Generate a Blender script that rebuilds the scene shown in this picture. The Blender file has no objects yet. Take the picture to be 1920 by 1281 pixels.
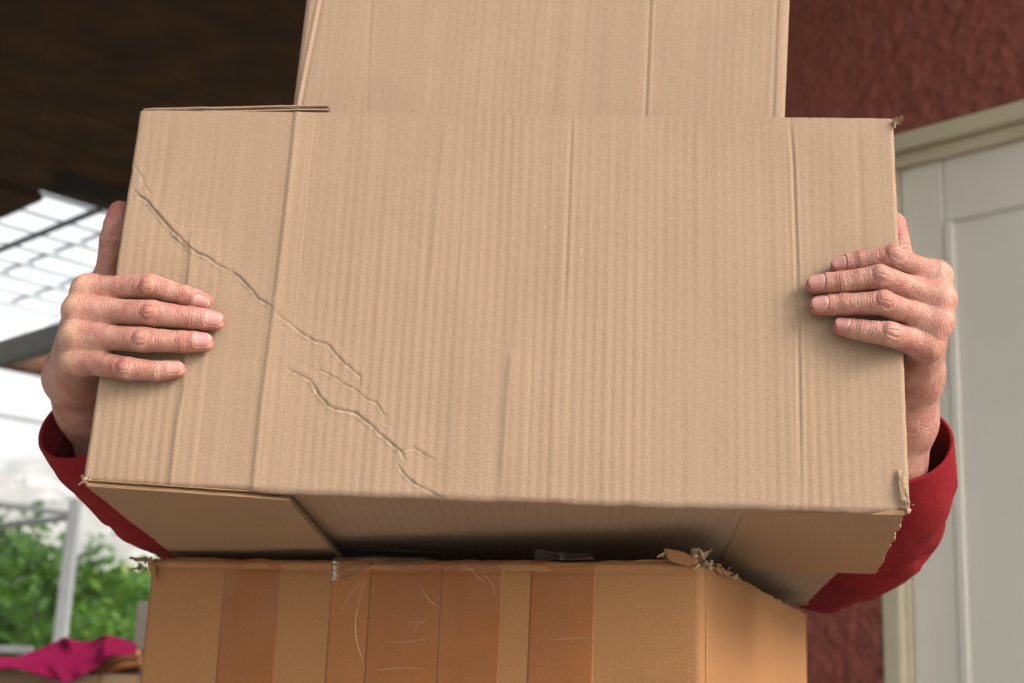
import bpy, math, random
import numpy as np
from mathutils import Vector, Matrix
random.seed(7); RNG = np.random.default_rng(11)
S = bpy.context.scene
COL = S.collection

# ------------------------------------------------------------------ camera
FPX = 2667.0; CX, CY = 960.0, 640.5
R = np.array([[0.99912987, -0.04170743, 0.0],
              [-0.01022221, -0.24487998, -0.96949951],
              [0.04043533, 0.96865592, -0.24509324]])
C0 = np.array([0.0, 0.0, 1.05])
cam_d = bpy.data.cameras.new('camera'); cam = bpy.data.objects.new('camera', cam_d); COL.objects.link(cam)
cam_d.sensor_width = 36; cam_d.lens = FPX / 1920 * 36
cam.matrix_world = Matrix(((R[0, 0], R[0, 1], -(-R[0, 2]), C0[0]), (R[1, 0], R[1, 1], R[1, 2], C0[1]),
                           (R[2, 0], R[2, 1], R[2, 2], C0[2]), (0, 0, 0, 1)))
cam_d.clip_start = 0.02; cam_d.clip_end = 6000
cam_d.dof.use_dof = True; cam_d.dof.focus_distance = 0.97; cam_d.dof.aperture_fstop = 9.0
S.camera = cam

# ------------------------------------------------------------------ sky, sun, exposure
world = bpy.data.worlds.new('World'); S.world = world; world.use_nodes = True
SUN_EL, SUN_AZ = math.radians(34), math.radians(122)      # azimuth clockwise from +Y
nt = world.node_tree; nt.nodes.clear()
sky = nt.nodes.new('ShaderNodeTexSky'); sky.sky_type = 'NISHITA'; sky.sun_disc = False
sky.sun_elevation = SUN_EL; sky.sun_rotation = SUN_AZ; sky.air_density = 1.6; sky.dust_density = 6.0; sky.ozone_density = 1.0
hs = nt.nodes.new('ShaderNodeHueSaturation'); hs.inputs['Saturation'].default_value = 0.40
bg = nt.nodes.new('ShaderNodeBackground'); bg.inputs['Strength'].default_value = 0.14
wo = nt.nodes.new('ShaderNodeOutputWorld')
nt.links.new(sky.outputs[0], hs.inputs['Color']); nt.links.new(hs.outputs[0], bg.inputs[0]); nt.links.new(bg.outputs[0], wo.inputs[0])
sd = bpy.data.lights.new('sun', 'SUN'); sun = bpy.data.objects.new('sun', sd); COL.objects.link(sun)
sd.energy = 1.15; sd.angle = math.radians(18); sd.color = (1, .95, .88)
sdir = Vector((math.sin(SUN_AZ) * math.cos(SUN_EL), math.cos(SUN_AZ) * math.cos(SUN_EL), math.sin(SUN_EL)))
sun.rotation_euler = sdir.to_track_quat('Z', 'Y').to_euler(); sun.location = (2, -4, 6)
S.view_settings.view_transform = 'Standard'; S.view_settings.look = 'None'
S.view_settings.gamma = 1; S.view_settings.use_curve_mapping = False
S.view_settings.exposure = 1.6

# ------------------------------------------------------------------ surveying helpers
def ray(x, y):
    d = R @ np.array([(x - CX) / FPX, -(y - CY) / FPX, -1.0]); return d
def at_y(x, y, Y):                      # point of the sight line at world depth Y
    d = ray(x, y); return C0 + d * (Y / d[1])
def at_z(x, y, z):
    d = ray(x, y); return C0 + d * ((z - C0[2]) / d[2])
BR_ = np.array([[0.999206, 0.03980922, -0.00161327], [-0.03952854, 0.9956027, 0.08492791], [0.00498709, -0.0847967, 0.99638579]])
BX, BY, BZ = BR_[:, 0], BR_[:, 1], BR_[:, 2]           # the carried box's own axes: right, back, up
BT = np.array([-0.28776375, 0.96796098, 1.18101029])
def fp(x, y, off=0.0):                  # sight line meets the plane 'off' metres in front of the box face
    d = ray(x, y); p0 = BT - BY * off
    return C0 + d * ((p0 - C0) @ BY / (d @ BY))
def unit(v):
    v = np.asarray(v, float); return v / (np.linalg.norm(v) + 1e-12)

# ------------------------------------------------------------------ numpy noise
def _hash(ix, iy, iz, seed):
    h = (ix.astype(np.int64) * 374761393 + iy.astype(np.int64) * 668265263 + iz.astype(np.int64) * 2147483647 + seed * 1274126177) & 0xffffffff
    h = ((h ^ (h >> 13)) * 1274126177) & 0xffffffff
    return ((h ^ (h >> 16)) & 0xffff) / 65535.0 * 2 - 1
def noise3(p, seed=0):
    i = np.floor(p).astype(np.int64); f = p - i; u = f * f * (3 - 2 * f); r = 0
    for dx in (0, 1):
        for dy in (0, 1):
            for dz in (0, 1):
                w = (u[:, 0] if dx else 1 - u[:, 0]) * (u[:, 1] if dy else 1 - u[:, 1]) * (u[:, 2] if dz else 1 - u[:, 2])
                r = r + w * _hash(i[:, 0] + dx, i[:, 1] + dy, i[:, 2] + dz, seed)
    return r
def fbm(p, o=4, seed=0):
    r = 0; a = 1; s = 0
    for k in range(o):
        r = r + a * noise3(p * 2 ** k, seed + k); s += a; a *= .5
    return r / s
def p3(a, b=0, c=0):
    a = np.asarray(a, float); return np.stack([a, np.zeros_like(a) + b, np.zeros_like(a) + c], 1)

# ------------------------------------------------------------------ object helpers
def mesh_obj(name, V, F, mat, parent=None, base=None, smooth=True, attrs=None, pc=None):
    V = np.asarray(V, np.float64)
    if base is None: base = np.array(parent['_b'][:]) if parent is not None and '_b' in parent else np.zeros(3)
    me = bpy.data.meshes.new(name)
    if isinstance(F, np.ndarray):
        n, k = F.shape
        me.vertices.add(len(V)); me.vertices.foreach_set('co', (V - base).astype(np.float32).ravel())
        me.loops.add(n * k); me.loops.foreach_set('vertex_index', F.astype(np.int32).ravel())
        me.polygons.add(n); me.polygons.foreach_set('loop_start', (np.arange(n) * k).astype(np.int32))

        me.update(calc_edges=True)
    else:
        me.from_pydata([tuple(v) for v in (V - base)], [], [tuple(int(i) for i in f) for f in F])
    me.validate()
    if smooth: me.polygons.foreach_set('use_smooth', np.ones(len(me.polygons), bool))
    if pc is not None:
        a = me.attributes.new('pc', 'FLOAT_VECTOR', 'POINT'); a.data.foreach_set('vector', np.asarray(pc, np.float32).ravel())
    for k, v in (attrs or {}).items():
        a = me.attributes.new(k, 'FLOAT', 'POINT'); a.data.foreach_set('value', np.asarray(v, np.float32))
    me.materials.append(mat)
    o = bpy.data.objects.new(name, me); COL.objects.link(o)
    if parent is not None:
        o.parent = parent
        o['_b'] = [float(x) for x in base]
    else:
        o.location = tuple(base)
    return o
def thing(name, label, cat, base, group=None):
    o = bpy.data.objects.new(name, None); COL.objects.link(o); o.location = tuple(base); o.empty_display_size = .1
    o['label'] = label; o['category'] = cat
    if group: o['group'] = group
    o['_b'] = [float(x) for x in base]
    return o
def tag(o, label, cat, group=None):
    o['label'] = label; o['category'] = cat
    if group: o['group'] = group
    return o
def hexa(P):                             # 8 points: bottom ring 0-3, top ring 4-7
    return np.asarray(P, float), [(3, 2, 1, 0), (4, 5, 6, 7), (0, 1, 5, 4), (1, 2, 6, 5), (2, 3, 7, 6), (3, 0, 4, 7)]
def bevel(o, w=.004, seg=2):
    m = o.modifiers.new('b', 'BEVEL'); m.width = w; m.segments = seg; m.limit_method = 'ANGLE'; return o
def beam(name, a, b, w, h, mat, parent=None, bw=.004, base=None):     # box of section w x h from a to b
    a, b = np.asarray(a, float), np.asarray(b, float); t = unit(b - a)
    s = unit(np.cross(t, [0, 0, 1])) if abs(t[2]) < .95 else np.array([1., 0, 0]); u = np.cross(s, t)
    P = [p + s * i * w / 2 + u * j * h / 2 for p in (a, b) for i, j in ((-1, -1), (1, -1), (1, 1), (-1, 1))]
    V, F = hexa(P)
    o = mesh_obj(name, V, F, mat, parent, base, smooth=False)
    if bw: bevel(o, bw)
    return o
def tube_vf(pts, rad, n=12, cap=True, fn=None):
    pts = np.asarray(pts, float); rad = np.zeros(len(pts)) + rad
    T = np.gradient(pts, axis=0); T /= np.linalg.norm(T, axis=1)[:, None] + 1e-12
    s = unit(np.cross(T[0], [0.1, .2, 1])); V = []
    for p, t, r in zip(pts, T, rad):
        s = unit(s - t * (s @ t)); u = np.cross(t, s)
        a = np.arange(n) / n * 2 * np.pi
        V.append(p + r * (np.cos(a)[:, None] * s + np.sin(a)[:, None] * u))
    V = np.concatenate(V); m = len(pts)
    F = [(i * n + j, i * n + (j + 1) % n, (i + 1) * n + (j + 1) % n, (i + 1) * n + j) for i in range(m - 1) for j in range(n)]
    if cap: F += [tuple(range(n))[::-1], tuple(range((m - 1) * n, m * n))]
    return V, F
def merge(parts):
    V = []; F = []; k = 0
    for v, f in parts:
        V.append(np.asarray(v)); F += [tuple(int(i) + k for i in q) for q in f]; k += len(v)
    return np.concatenate(V), F
def spline(P, n):
    P = np.asarray(P, float); m = len(P); t = np.linspace(0, m - 1, n); i = np.clip(t.astype(int), 0, m - 2); f = (t - i)[:, None]
    g = lambda k: P[np.clip(k, 0, m - 1)]
    a, b, c, d = g(i - 1), g(i), g(i + 1), g(i + 2)
    return .5 * (2 * b + (c - a) * f + (2 * a - 5 * b + 4 * c - d) * f ** 2 + (3 * b - a - 3 * c + d) * f ** 3)

# ------------------------------------------------------------------ materials
def M(name):
    m = bpy.data.materials.new(name); m.use_nodes = True; t = m.node_tree; t.nodes.clear()
    o = t.nodes.new('ShaderNodeOutputMaterial'); b = t.nodes.new('ShaderNodeBsdfPrincipled'); t.links.new(b.outputs[0], o.inputs[0])
    return m, t, b
class G:
    def __init__(s, t): s.t = t
    def n(s, ty, **k):
        x = s.t.nodes.new(ty)
        for a, v in k.items(): setattr(x, a, v)
        return x
    def l(s, a, b): s.t.links.new(a, b)
    def mapv(s, src, sc, loc=(0, 0, 0)):
        m = s.n('ShaderNodeMapping'); m.inputs['Scale'].default_value = sc; m.inputs['Location'].default_value = loc; s.l(src, m.inputs['Vector']); return m.outputs[0]
    def noise(s, v, sc, det=4, ro=.55, dist=0):
        x = s.n('ShaderNodeTexNoise'); x.inputs['Scale'].default_value = sc; x.inputs['Detail'].default_value = det
        x.inputs['Roughness'].default_value = ro; x.inputs['Distortion'].default_value = dist; s.l(v, x.inputs['Vector']); return x.outputs['Fac']
    def vor(s, v, sc, feat='F1', out='Distance', rnd=1):
        x = s.n('ShaderNodeTexVoronoi', feature=feat); x.inputs['Scale'].default_value = sc; x.inputs['Randomness'].default_value = rnd; s.l(v, x.inputs['Vector']); return x.outputs[out]
    def ramp(s, v, stops):
        r = s.n('ShaderNodeValToRGB'); e = r.color_ramp.elements
        while len(e) < len(stops): e.new(.5)
        for q, (p, c) in zip(e, stops): q.position = p; q.color = (c, c, c, 1) if isinstance(c, (int, float)) else (*c, 1)
        s.l(v, r.inputs[0]); return r.outputs[0]
    def math(s, op, a, b=0, clamp=False):
        x = s.n('ShaderNodeMath', operation=op, use_clamp=clamp)
        for i, v in enumerate((a, b)):
            if isinstance(v, (int, float)): x.inputs[i].default_value = v
            else: s.l(v, x.inputs[i])
        return x.outputs[0]
    def mix(s, f, a, b, mode='MIX'):
        x = s.n('ShaderNodeMix', data_type='RGBA', blend_type=mode)
        for i, v in ((0, f), (6, a), (7, b)):
            if isinstance(v, (int, float)): x.inputs[i].default_value = v
            elif isinstance(v, tuple): x.inputs[i].default_value = (*v, 1)
            else: s.l(v, x.inputs[i])
        return x.outputs[2]
    def bump(s, h, strength, dist, prev=None):
        b = s.n('ShaderNodeBump'); b.inputs['Strength'].default_value = strength; b.inputs['Distance'].default_value = dist; s.l(h, b.inputs['Height'])
        if prev is not None: s.l(prev, b.inputs['Normal'])
        return b.outputs[0]
    def attr(s, name, out='Vector'):
        a = s.n('ShaderNodeAttribute', attribute_name=name); return a.outputs[out]
    def obj(s): return s.n('ShaderNodeTexCoord').outputs['Object']

def cardboard(name, c, dark, light, stripes=.5, pitch=0.0, rough=.82, lines=0.0, speck=1.0, bumpk=1.0, fold_pale=False):
    """kraft paper; attribute pc = (across flutes, along flutes, 0) in metres"""
    m, t, b = M(name); g = G(t); v = g.attr('pc')
    big = g.noise(g.mapv(v, (1, 1, 1)), 9, 4)
    col = g.mix(g.ramp(big, [(.35, 0), (.7, 1)]), tuple(x * .95 for x in c), tuple(min(1, x * 1.06) for x in c))
    st = g.noise(g.mapv(v, (330, 5, 1)), 1, 3, .6)                 # streaks printed by the flutes
    col = g.mix(g.math('MULTIPLY', g.ramp(st, [(.4, 0), (.62, 1)]), stripes * .30), col, dark)
    wv = g.n('ShaderNodeTexWave', wave_type='BANDS', bands_direction='X'); g.l(v, wv.inputs['Vector']); wv.inputs['Scale'].default_value = 2 * math.pi / 20 / .00705
    wv.inputs['Distortion'].default_value = .5; wv.inputs['Detail'].default_value = 1; wv.inputs['Detail Scale'].default_value = .3
    wm = g.math('MULTIPLY', g.ramp(wv.outputs['Fac'], [(.0, 1), (.5, 0)]), g.ramp(g.noise(g.mapv(v, (30, 3, 1)), 1, 2), [(.3, .2), (.7, 1)]))
    col = g.mix(g.math('MULTIPLY', wm, stripes * .55), col, dark)
    gr = g.noise(g.mapv(v, (1, 1, 1)), 950, 3, .75)                # pulp grain
    col = g.mix(g.math('MULTIPLY', g.ramp(gr, [(.40, 0), (.60, 1)]), .75 * speck), col, dark)
    gr2 = g.noise(g.mapv(v, (1, 1, 1), (3, 1, 0)), 1000, 2, .7)
    col = g.mix(g.math('MULTIPLY', g.ramp(gr2, [(.50, 0), (.66, 1)]), .42 * speck), col, light)
    fl = g.vor(v, 190)
    rare = g.vor(v, 190, out='Color')
    sel = g.ramp(rare, [(.80, 0), (.86, 1)])
    dot = g.math('MULTIPLY', g.ramp(fl, [(.055, 1), (.10, 0)]), sel)
    col = g.mix(g.math('MULTIPLY', dot, .8), col, (.05, .028, .018))
    if fold_pale: col = g.mix(g.math('MULTIPLY', g.attr('fold_pale', 'Fac'), .42), col, tuple(min(1, x * 1.15) for x in light))  # paler tone along one flank of the diagonal folds
    fb = g.vor(g.mapv(v, (1, .45, 1), (1, 5, 0)), 260)
    sel2 = g.ramp(g.vor(g.mapv(v, (1, .45, 1), (1, 5, 0)), 260, out='Color'), [(.92, 0), (.96, 1)])
    col = g.mix(g.math('MULTIPLY', g.math('MULTIPLY', g.ramp(fb, [(.06, 1), (.11, 0)]), sel2), .75), col, tuple(min(1, x * 1.5) for x in light))
    if lines:
        w = g.n('ShaderNodeTexWave', wave_type='BANDS', bands_direction='X'); g.l(v, w.inputs['Vector']); w.inputs['Scale'].default_value = 2 * math.pi / 20 / lines
        w.inputs['Distortion'].default_value = .25; w.inputs['Detail'].default_value = 2; w.inputs['Detail Scale'].default_value = .4
        col = g.mix(g.math('MULTIPLY', g.ramp(w.outputs['Fac'], [(.0, 1), (.03, 0)]), .45), col, tuple(x * .6 for x in dark))
    g.l(col, b.inputs['Base Color']); b.inputs['Roughness'].default_value = rough; b.inputs['Specular IOR Level'].default_value = .22
    nb = g.bump(gr, .35 * bumpk, .0004)
    nb = g.bump(st, .25 * bumpk, .0004, nb)
    nb = g.bump(g.noise(v, 160, 4, .6), .25 * bumpk, .0012, nb)
    g.l(nb, b.inputs['Normal'])
    return m
KB = cardboard('kraft_front', (0.2604, 0.1808, 0.1226), (0.1887, 0.1195, 0.07232), (0.3905, 0.297, 0.2137), fold_pale=True)
KU = cardboard('kraft_under', (0.2664, 0.1798, 0.1166), (0.1931, 0.1199, 0.07326), (0.373, 0.2731, 0.1865), lines=.0085, stripes=.3)
KF = cardboard('kraft_flap', (0.2605, 0.1628, 0.09117), (0.1954, 0.1107, 0.05535), (0.3386, 0.2344, 0.1433), stripes=.3)
KO = cardboard('kraft_orange', (0.2742, 0.1359, 0.05512), (0.1714, 0.07038, 0.02362), (0.3702, 0.2081, 0.09448), stripes=.15, speck=.75)
KT = cardboard('kraft_top', (0.2551, 0.177, 0.1239), (0.1849, 0.1201, 0.07435), (0.3953, 0.2908, 0.2106), stripes=.35)
KS = cardboard('kraft_old', (0.2376, 0.1584, 0.1008), (0.1584, 0.1008, 0.0576), (0.324, 0.2304, 0.144), stripes=.3)
KTORN = cardboard('kraft_torn_core', (0.336, 0.232, 0.152), (0.24, 0.16, 0.096), (0.448, 0.344, 0.256), stripes=.9, bumpk=2.5)

def tape_mat(name, c, dark):
    m, t, b = M(name); g = G(t); v = g.attr('pc')
    gr = g.noise(v, 950, 3, .75); col = g.mix(g.ramp(gr, [(.38, 0), (.64, 1)]), tuple(x * 1.08 for x in c), dark)
    col = g.mix(g.math('MULTIPLY', g.ramp(g.noise(v, 14, 3), [(.4, 0), (.7, 1)]), .35), col, tuple(x * 1.25 for x in c))
    fl = g.vor(v, 190); sel = g.ramp(g.vor(v, 190, out='Color'), [(.80, 0), (.86, 1)])
    col = g.mix(g.math('MULTIPLY', g.math('MULTIPLY', g.ramp(fl, [(.055, 1), (.10, 0)]), sel), .7), col, (.04, .02, .012))
    g.l(col, b.inputs['Base Color']); b.inputs['Roughness'].default_value = .5; b.inputs['Specular IOR Level'].default_value = .3
    g.l(g.ramp(g.noise(g.mapv(v, (1, .35, 1)), 45, 5, .7), [(.42, .03), (.64, .38)]), b.inputs['Coat Weight']); b.inputs['Coat Roughness'].default_value = .16
    cb = g.bump(g.noise(g.mapv(v, (1, .5, 1)), 60, 5, .65, .6), .55, .003); g.l(cb, b.inputs['Coat Normal']); g.l(g.bump(gr, .3, .0004), b.inputs['Normal'])
    return m
TP1 = tape_mat('tape_brown', (0.2166, 0.07691, 0.01596), (0.1444, 0.04548, 0.008512))
TP2 = tape_mat('tape_pale', (0.247, 0.09495, 0.02234), (0.1748, 0.06019, 0.01277))
m, t, b = M('tape_clear'); b.inputs['Base Color'].default_value = (.95, .9, .85, 1); b.inputs['Roughness'].default_value = .15
b.inputs['Transmission Weight'].default_value = 1; b.inputs['IOR'].default_value = 1.3; b.inputs['Alpha'].default_value = .5; TCLR = m
m, t, b = M('tape_wrinkle_glint'); b.inputs['Base Color'].default_value = (.50, .34, .21, 1); b.inputs['Roughness'].default_value = .12  # wrinkle ridges in the tape, their bright highlight painted in as pale colour
b.inputs['Coat Weight'].default_value = 1; b.inputs['Coat Roughness'].default_value = .05; b.inputs['Alpha'].default_value = .75; TWR = m

def skin_mat():
    m, t, b = M('skin'); g = G(t); o = g.obj()
    base = (0.3633, 0.19, 0.1443); red = (0.3633, 0.1196, 0.09984); pale = (0.4174, 0.2465, 0.185)
    col = g.mix(g.ramp(g.noise(o, 70, 5, .65), [(.40, 0), (.60, 1)]), base, (0.2888, 0.1093, 0.0821))
    col = g.mix(g.ramp(g.noise(o, 160, 4, .6), [(.45, 0), (.8, .6)]), col, pale)
    col = g.mix(g.math('MULTIPLY', g.attr('red', 'Fac'), .85), col, red)
    col = g.mix(g.math('MULTIPLY', g.attr('pale', 'Fac'), .6), col, (.50, .33, .22))
    spk = g.noise(o, 900, 2, .6); col = g.mix(g.ramp(spk, [(.5, 0), (.8, .35)]), col, (.42, .17, .12))
    col = g.mix(g.math('MULTIPLY', g.attr('groove', 'Fac'), .8), col, (.22, .07, .05))
    g.l(col, b.inputs['Base Color'])
    b.inputs['Roughness'].default_value = .5; b.inputs['Specular IOR Level'].default_value = .38
    b.inputs['Subsurface Weight'].default_value = .14; b.inputs['Subsurface Radius'].default_value = (1, .35, .2); b.inputs['Subsurface Scale'].default_value = .004
    h1 = g.vor(g.mapv(g.attr('fc'), (1000, 420, 1)), 1.0, 'DISTANCE_TO_EDGE')
    h = g.ramp(h1, [(0, 0), (.22, 1)])
    wv = g.noise(g.mapv(g.attr('fc'), (700, 160, 1)), 1.0, 3, .6)
    nb = g.bump(h, .55, .0005); nb = g.bump(wv, .7, .0008, nb)
    nb = g.bump(g.vor(o, 1300, 'DISTANCE_TO_EDGE'), .3, .0003, nb)
    g.l(nb, b.inputs['Normal']); return m
SKIN = skin_mat()
m, t, b = M('nail'); g = G(t); vv = g.attr('pc')
lun = g.ramp(g.attr('lu', 'Fac'), [(.0, .8), (.10, .6), (.22, 0)])
col = g.mix(g.ramp(g.noise(g.mapv(vv, (900, 60, 1)), 1, 2), [(.3, 0), (.7, 1)]), (.37, .165, .145), (.41, .195, .17))
col = g.mix(lun, col, (.49, .33, .27)); col = g.mix(g.ramp(g.attr('lu', 'Fac'), [(.95, 0), (.99, .5)]), col, (.54, .41, .33))
g.l(col, b.inputs['Base Color']); b.inputs['Roughness'].default_value = .33; b.inputs['Specular IOR Level'].default_value = .5
b.inputs['Subsurface Weight'].default_value = .15; b.inputs['Subsurface Scale'].default_value = .002
g.l(g.bump(g.noise(g.mapv(vv, (1400, 60, 1)), 1, 2), .4, .0002), b.inputs['Normal']); NAIL = m

def fabric(name, c, c2, rough=.95, sc=900, bd=.0012, sheen=.6):
    m, t, b = M(name); g = G(t); o = g.obj(); n = g.noise(o, sc, 4, .7); n2 = g.noise(o, 60, 4)
    col = g.mix(g.ramp(n, [(.35, 0), (.7, 1)]), c, c2); col = g.mix(g.ramp(n2, [(.4, 0), (.75, .35)]), col, tuple(x * .7 for x in c))
    g.l(col, b.inputs['Base Color']); b.inputs['Roughness'].default_value = rough; b.inputs['Sheen Weight'].default_value = sheen; b.inputs['Sheen Roughness'].default_value = .5
    b.inputs['Sheen Tint'].default_value = (*[min(1, x * 2) for x in c2], 1); b.inputs['Specular IOR Level'].default_value = .1
    g.l(g.bump(n, .8, bd), b.inputs['Normal']); return m
FLEECE = fabric('red_fleece', (0.1584, 0.00576, 0.00936), (0.2232, 0.01584, 0.01872), sc=480, bd=.0028, sheen=.12)
PINK = fabric('pink_cloth', (0.15, 0.003, 0.03375), (0.21, 0.006, 0.0525), sc=500)
DENIM = fabric('dark_denim', (.03, .035, .06), (.05, .06, .09), sheen=.1)
HAIRM = fabric('dark_hair', (.03, .018, .01), (.06, .035, .02), rough=.5, sc=300, sheen=0)
LEATH = fabric('shoe_leather', (.04, .025, .015), (.06, .04, .03), rough=.5, sheen=0)

def simple(name, c, rough=.6, nsc=20, var=.15, bumps=0, bsc=200, bd=.002, metal=0):
    m, t, b = M(name); g = G(t); o = g.obj()
    col = g.mix(g.ramp(g.noise(o, nsc, 5, .6), [(.3, 0), (.75, 1)]), tuple(x * (1 - var) for x in c), tuple(min(1, x * (1 + var)) for x in c))
    g.l(col, b.inputs['Base Color']); b.inputs['Roughness'].default_value = rough; b.inputs['Metallic'].default_value = metal
    if max(c) < .05: b.inputs['Specular IOR Level'].default_value = .08
    if bumps: g.l(g.bump(g.noise(o, bsc, 5, .6), bumps, bd), b.inputs['Normal'])
    return m
GREYP = simple('white_grey_panel', (0.5947, 0.5699, 0.5113), .5, 3, .05, .15, 30)
FRAMEC = simple('cream_frame', (0.4216, 0.3767, 0.2691), .5, 8, .10, .15, 60)
PLNK = simple('dark_brown_plank', (0.03984, 0.01703, 0.003451), .8, 6, .6, .5, 40, .004)
PLNK2 = simple('dark_grey_beam', (0.021, 0.0168, 0.0132), .7, 6, .3)
WMET = simple('pale_painted_metal', (.62, .66, .70), .45, 10, .06)
GMET = simple('grey_metal', (.30, .32, .34), .5, 10, .1)
SLATM = simple('weathered_white_slat', (.42, .46, .50), .6, 14, .06)
DBEAM = simple('dark_painted_beam', (0.121, 0.121, 0.11), .7, 6, .3)
DMET = simple('dark_pipe_metal', (.06, .065, .07), .5, 10, .2)
BRWN = simple('brown_wood_beam', (0.154, 0.0595, 0.0245), .6, 14, .3, .3, 50)
BOARD = simple('grey_brown_board', (0.14, 0.1155, 0.1015), .8, 14, .3, .3, 60)
PAVE = simple('terrace_concrete', (0.378, 0.351, 0.315), .85, 4, .15, .4, 60)
m, t, b = M('red_stucco'); g = G(t); o = g.obj()
col = g.mix(g.ramp(g.noise(o, 5, 4), [(.35, 0), (.7, 1)]), (.165, .031, .018), (.19, .038, .023))
col = g.mix(g.ramp(g.noise(o, 90, 4, .65), [(.4, 0), (.75, 1)]), col, (.22, .066, .043)); g.l(col, b.inputs['Base Color']); b.inputs['Roughness'].default_value = .85
g.l(g.bump(g.noise(o, 130, 4, .6), .6, .004), b.inputs['Normal']); STUC = m

# ------------------------------------------------------------------ implicit surfaces -> mesh (surface nets)
def seg_d(P, a, b, ra, rb):
    ab = b - a; L = ab @ ab + 1e-12; t = np.clip((P - a) @ ab / L, 0, 1)
    return np.linalg.norm(P - a - t[:, None] * ab, axis=1) - (ra + (rb - ra) * t)
def smin(a, b, k):
    h = np.clip(.5 + .5 * (b - a) / k, 0, 1); return b + (a - b) * h - k * h * (1 - h)
def nets(sdf, lo, hi, h, coarse=4):
    lo = np.asarray(lo, float); hi = np.asarray(hi, float)
    n = (np.ceil((hi - lo) / h / coarse).astype(int) + 1) * coarse + 1
    nc = (n - 1) // coarse + 1
    ax = [lo[i] + np.arange(nc[i]) * h * coarse for i in range(3)]
    Gc = np.stack(np.meshgrid(*ax, indexing='ij'), -1).reshape(-1, 3)
    dc = sdf(Gc).reshape(nc)
    D = dc
    for a in range(3): D = np.repeat(D, coarse, a)
    off = coarse // 2
    # nearest coarse sample for each fine node
    idx = [np.clip((np.arange(n[i]) + off) // coarse, 0, nc[i] - 1) for i in range(3)]
    D = dc[np.ix_(*idx)].astype(np.float32)
    near = np.abs(D) < h * coarse * 1.7
    I = np.argwhere(near)
    vals = np.empty(len(I), np.float32)
    for s in range(0, len(I), 200000):
        vals[s:s + 200000] = sdf(lo + I[s:s + 200000] * h)
    D[near] = vals
    ins = D < 0
    nx, ny, nz = n
    cnt = np.zeros((nx - 1, ny - 1, nz - 1), np.int8)
    for dx in (0, 1):
        for dy in (0, 1):
            for dz in (0, 1):
                cnt += ins[dx:nx - 1 + dx, dy:ny - 1 + dy, dz:nz - 1 + dz]
    act = (cnt > 0) & (cnt < 8); A = np.argwhere(act); vid = -np.ones(act.shape, np.int64); vid[act] = np.arange(len(A))
    acc = np.zeros((len(A), 3)); w = np.zeros(len(A))
    cor = [(dx, dy, dz) for dx in (0, 1) for dy in (0, 1) for dz in (0, 1)]
    for c0 in cor:
        for k in range(3):
            if c0[k] == 0:
                c1 = list(c0); c1[k] = 1
                a = D[A[:, 0] + c0[0], A[:, 1] + c0[1], A[:, 2] + c0[2]]; bb = D[A[:, 0] + c1[0], A[:, 1] + c1[1], A[:, 2] + c1[2]]
                x = (a < 0) != (bb < 0); tt = np.where(x, a / (a - bb + 1e-20), 0)
                p = np.zeros((len(A), 3)) + np.array(c0); p[:, k] += tt; acc += p * x[:, None]; w += x
    V = lo + (A + acc / w[:, None]) * h
    F = []
    for k in range(3):
        u, v = (k + 1) % 3, (k + 2) % 3
        s0 = [slice(None)] * 3; s1 = [slice(None)] * 3; s0[k] = slice(0, -1); s1[k] = slice(1, None)
        x = ins[tuple(s0)] != ins[tuple(s1)]; E = np.argwhere(x); sg = ins[tuple(s0)][x]
        ok = (E[:, u] > 0) & (E[:, v] > 0) & (E[:, u] < n[u] - 1) & (E[:, v] < n[v] - 1); E = E[ok]; sg = sg[ok]
        def cell(du, dv):
            q = E.copy(); q[:, u] += du; q[:, v] += dv; return vid[q[:, 0], q[:, 1], q[:, 2]]
        f = np.stack([cell(-1, -1), cell(0, -1), cell(0, 0), cell(-1, 0)], 1)
        f[~sg] = f[~sg][:, ::-1]; F.append(f)
    F = np.concatenate(F); F = F[(F >= 0).all(1)]
    return V, F
def gradn(sdf, V, e=2e-4):
    g = np.stack([sdf(V + np.eye(3)[i] * e) - sdf(V - np.eye(3)[i] * e) for i in range(3)], 1) / (2 * e)
    return g / (np.linalg.norm(g, axis=1)[:, None] + 1e-9)
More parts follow.
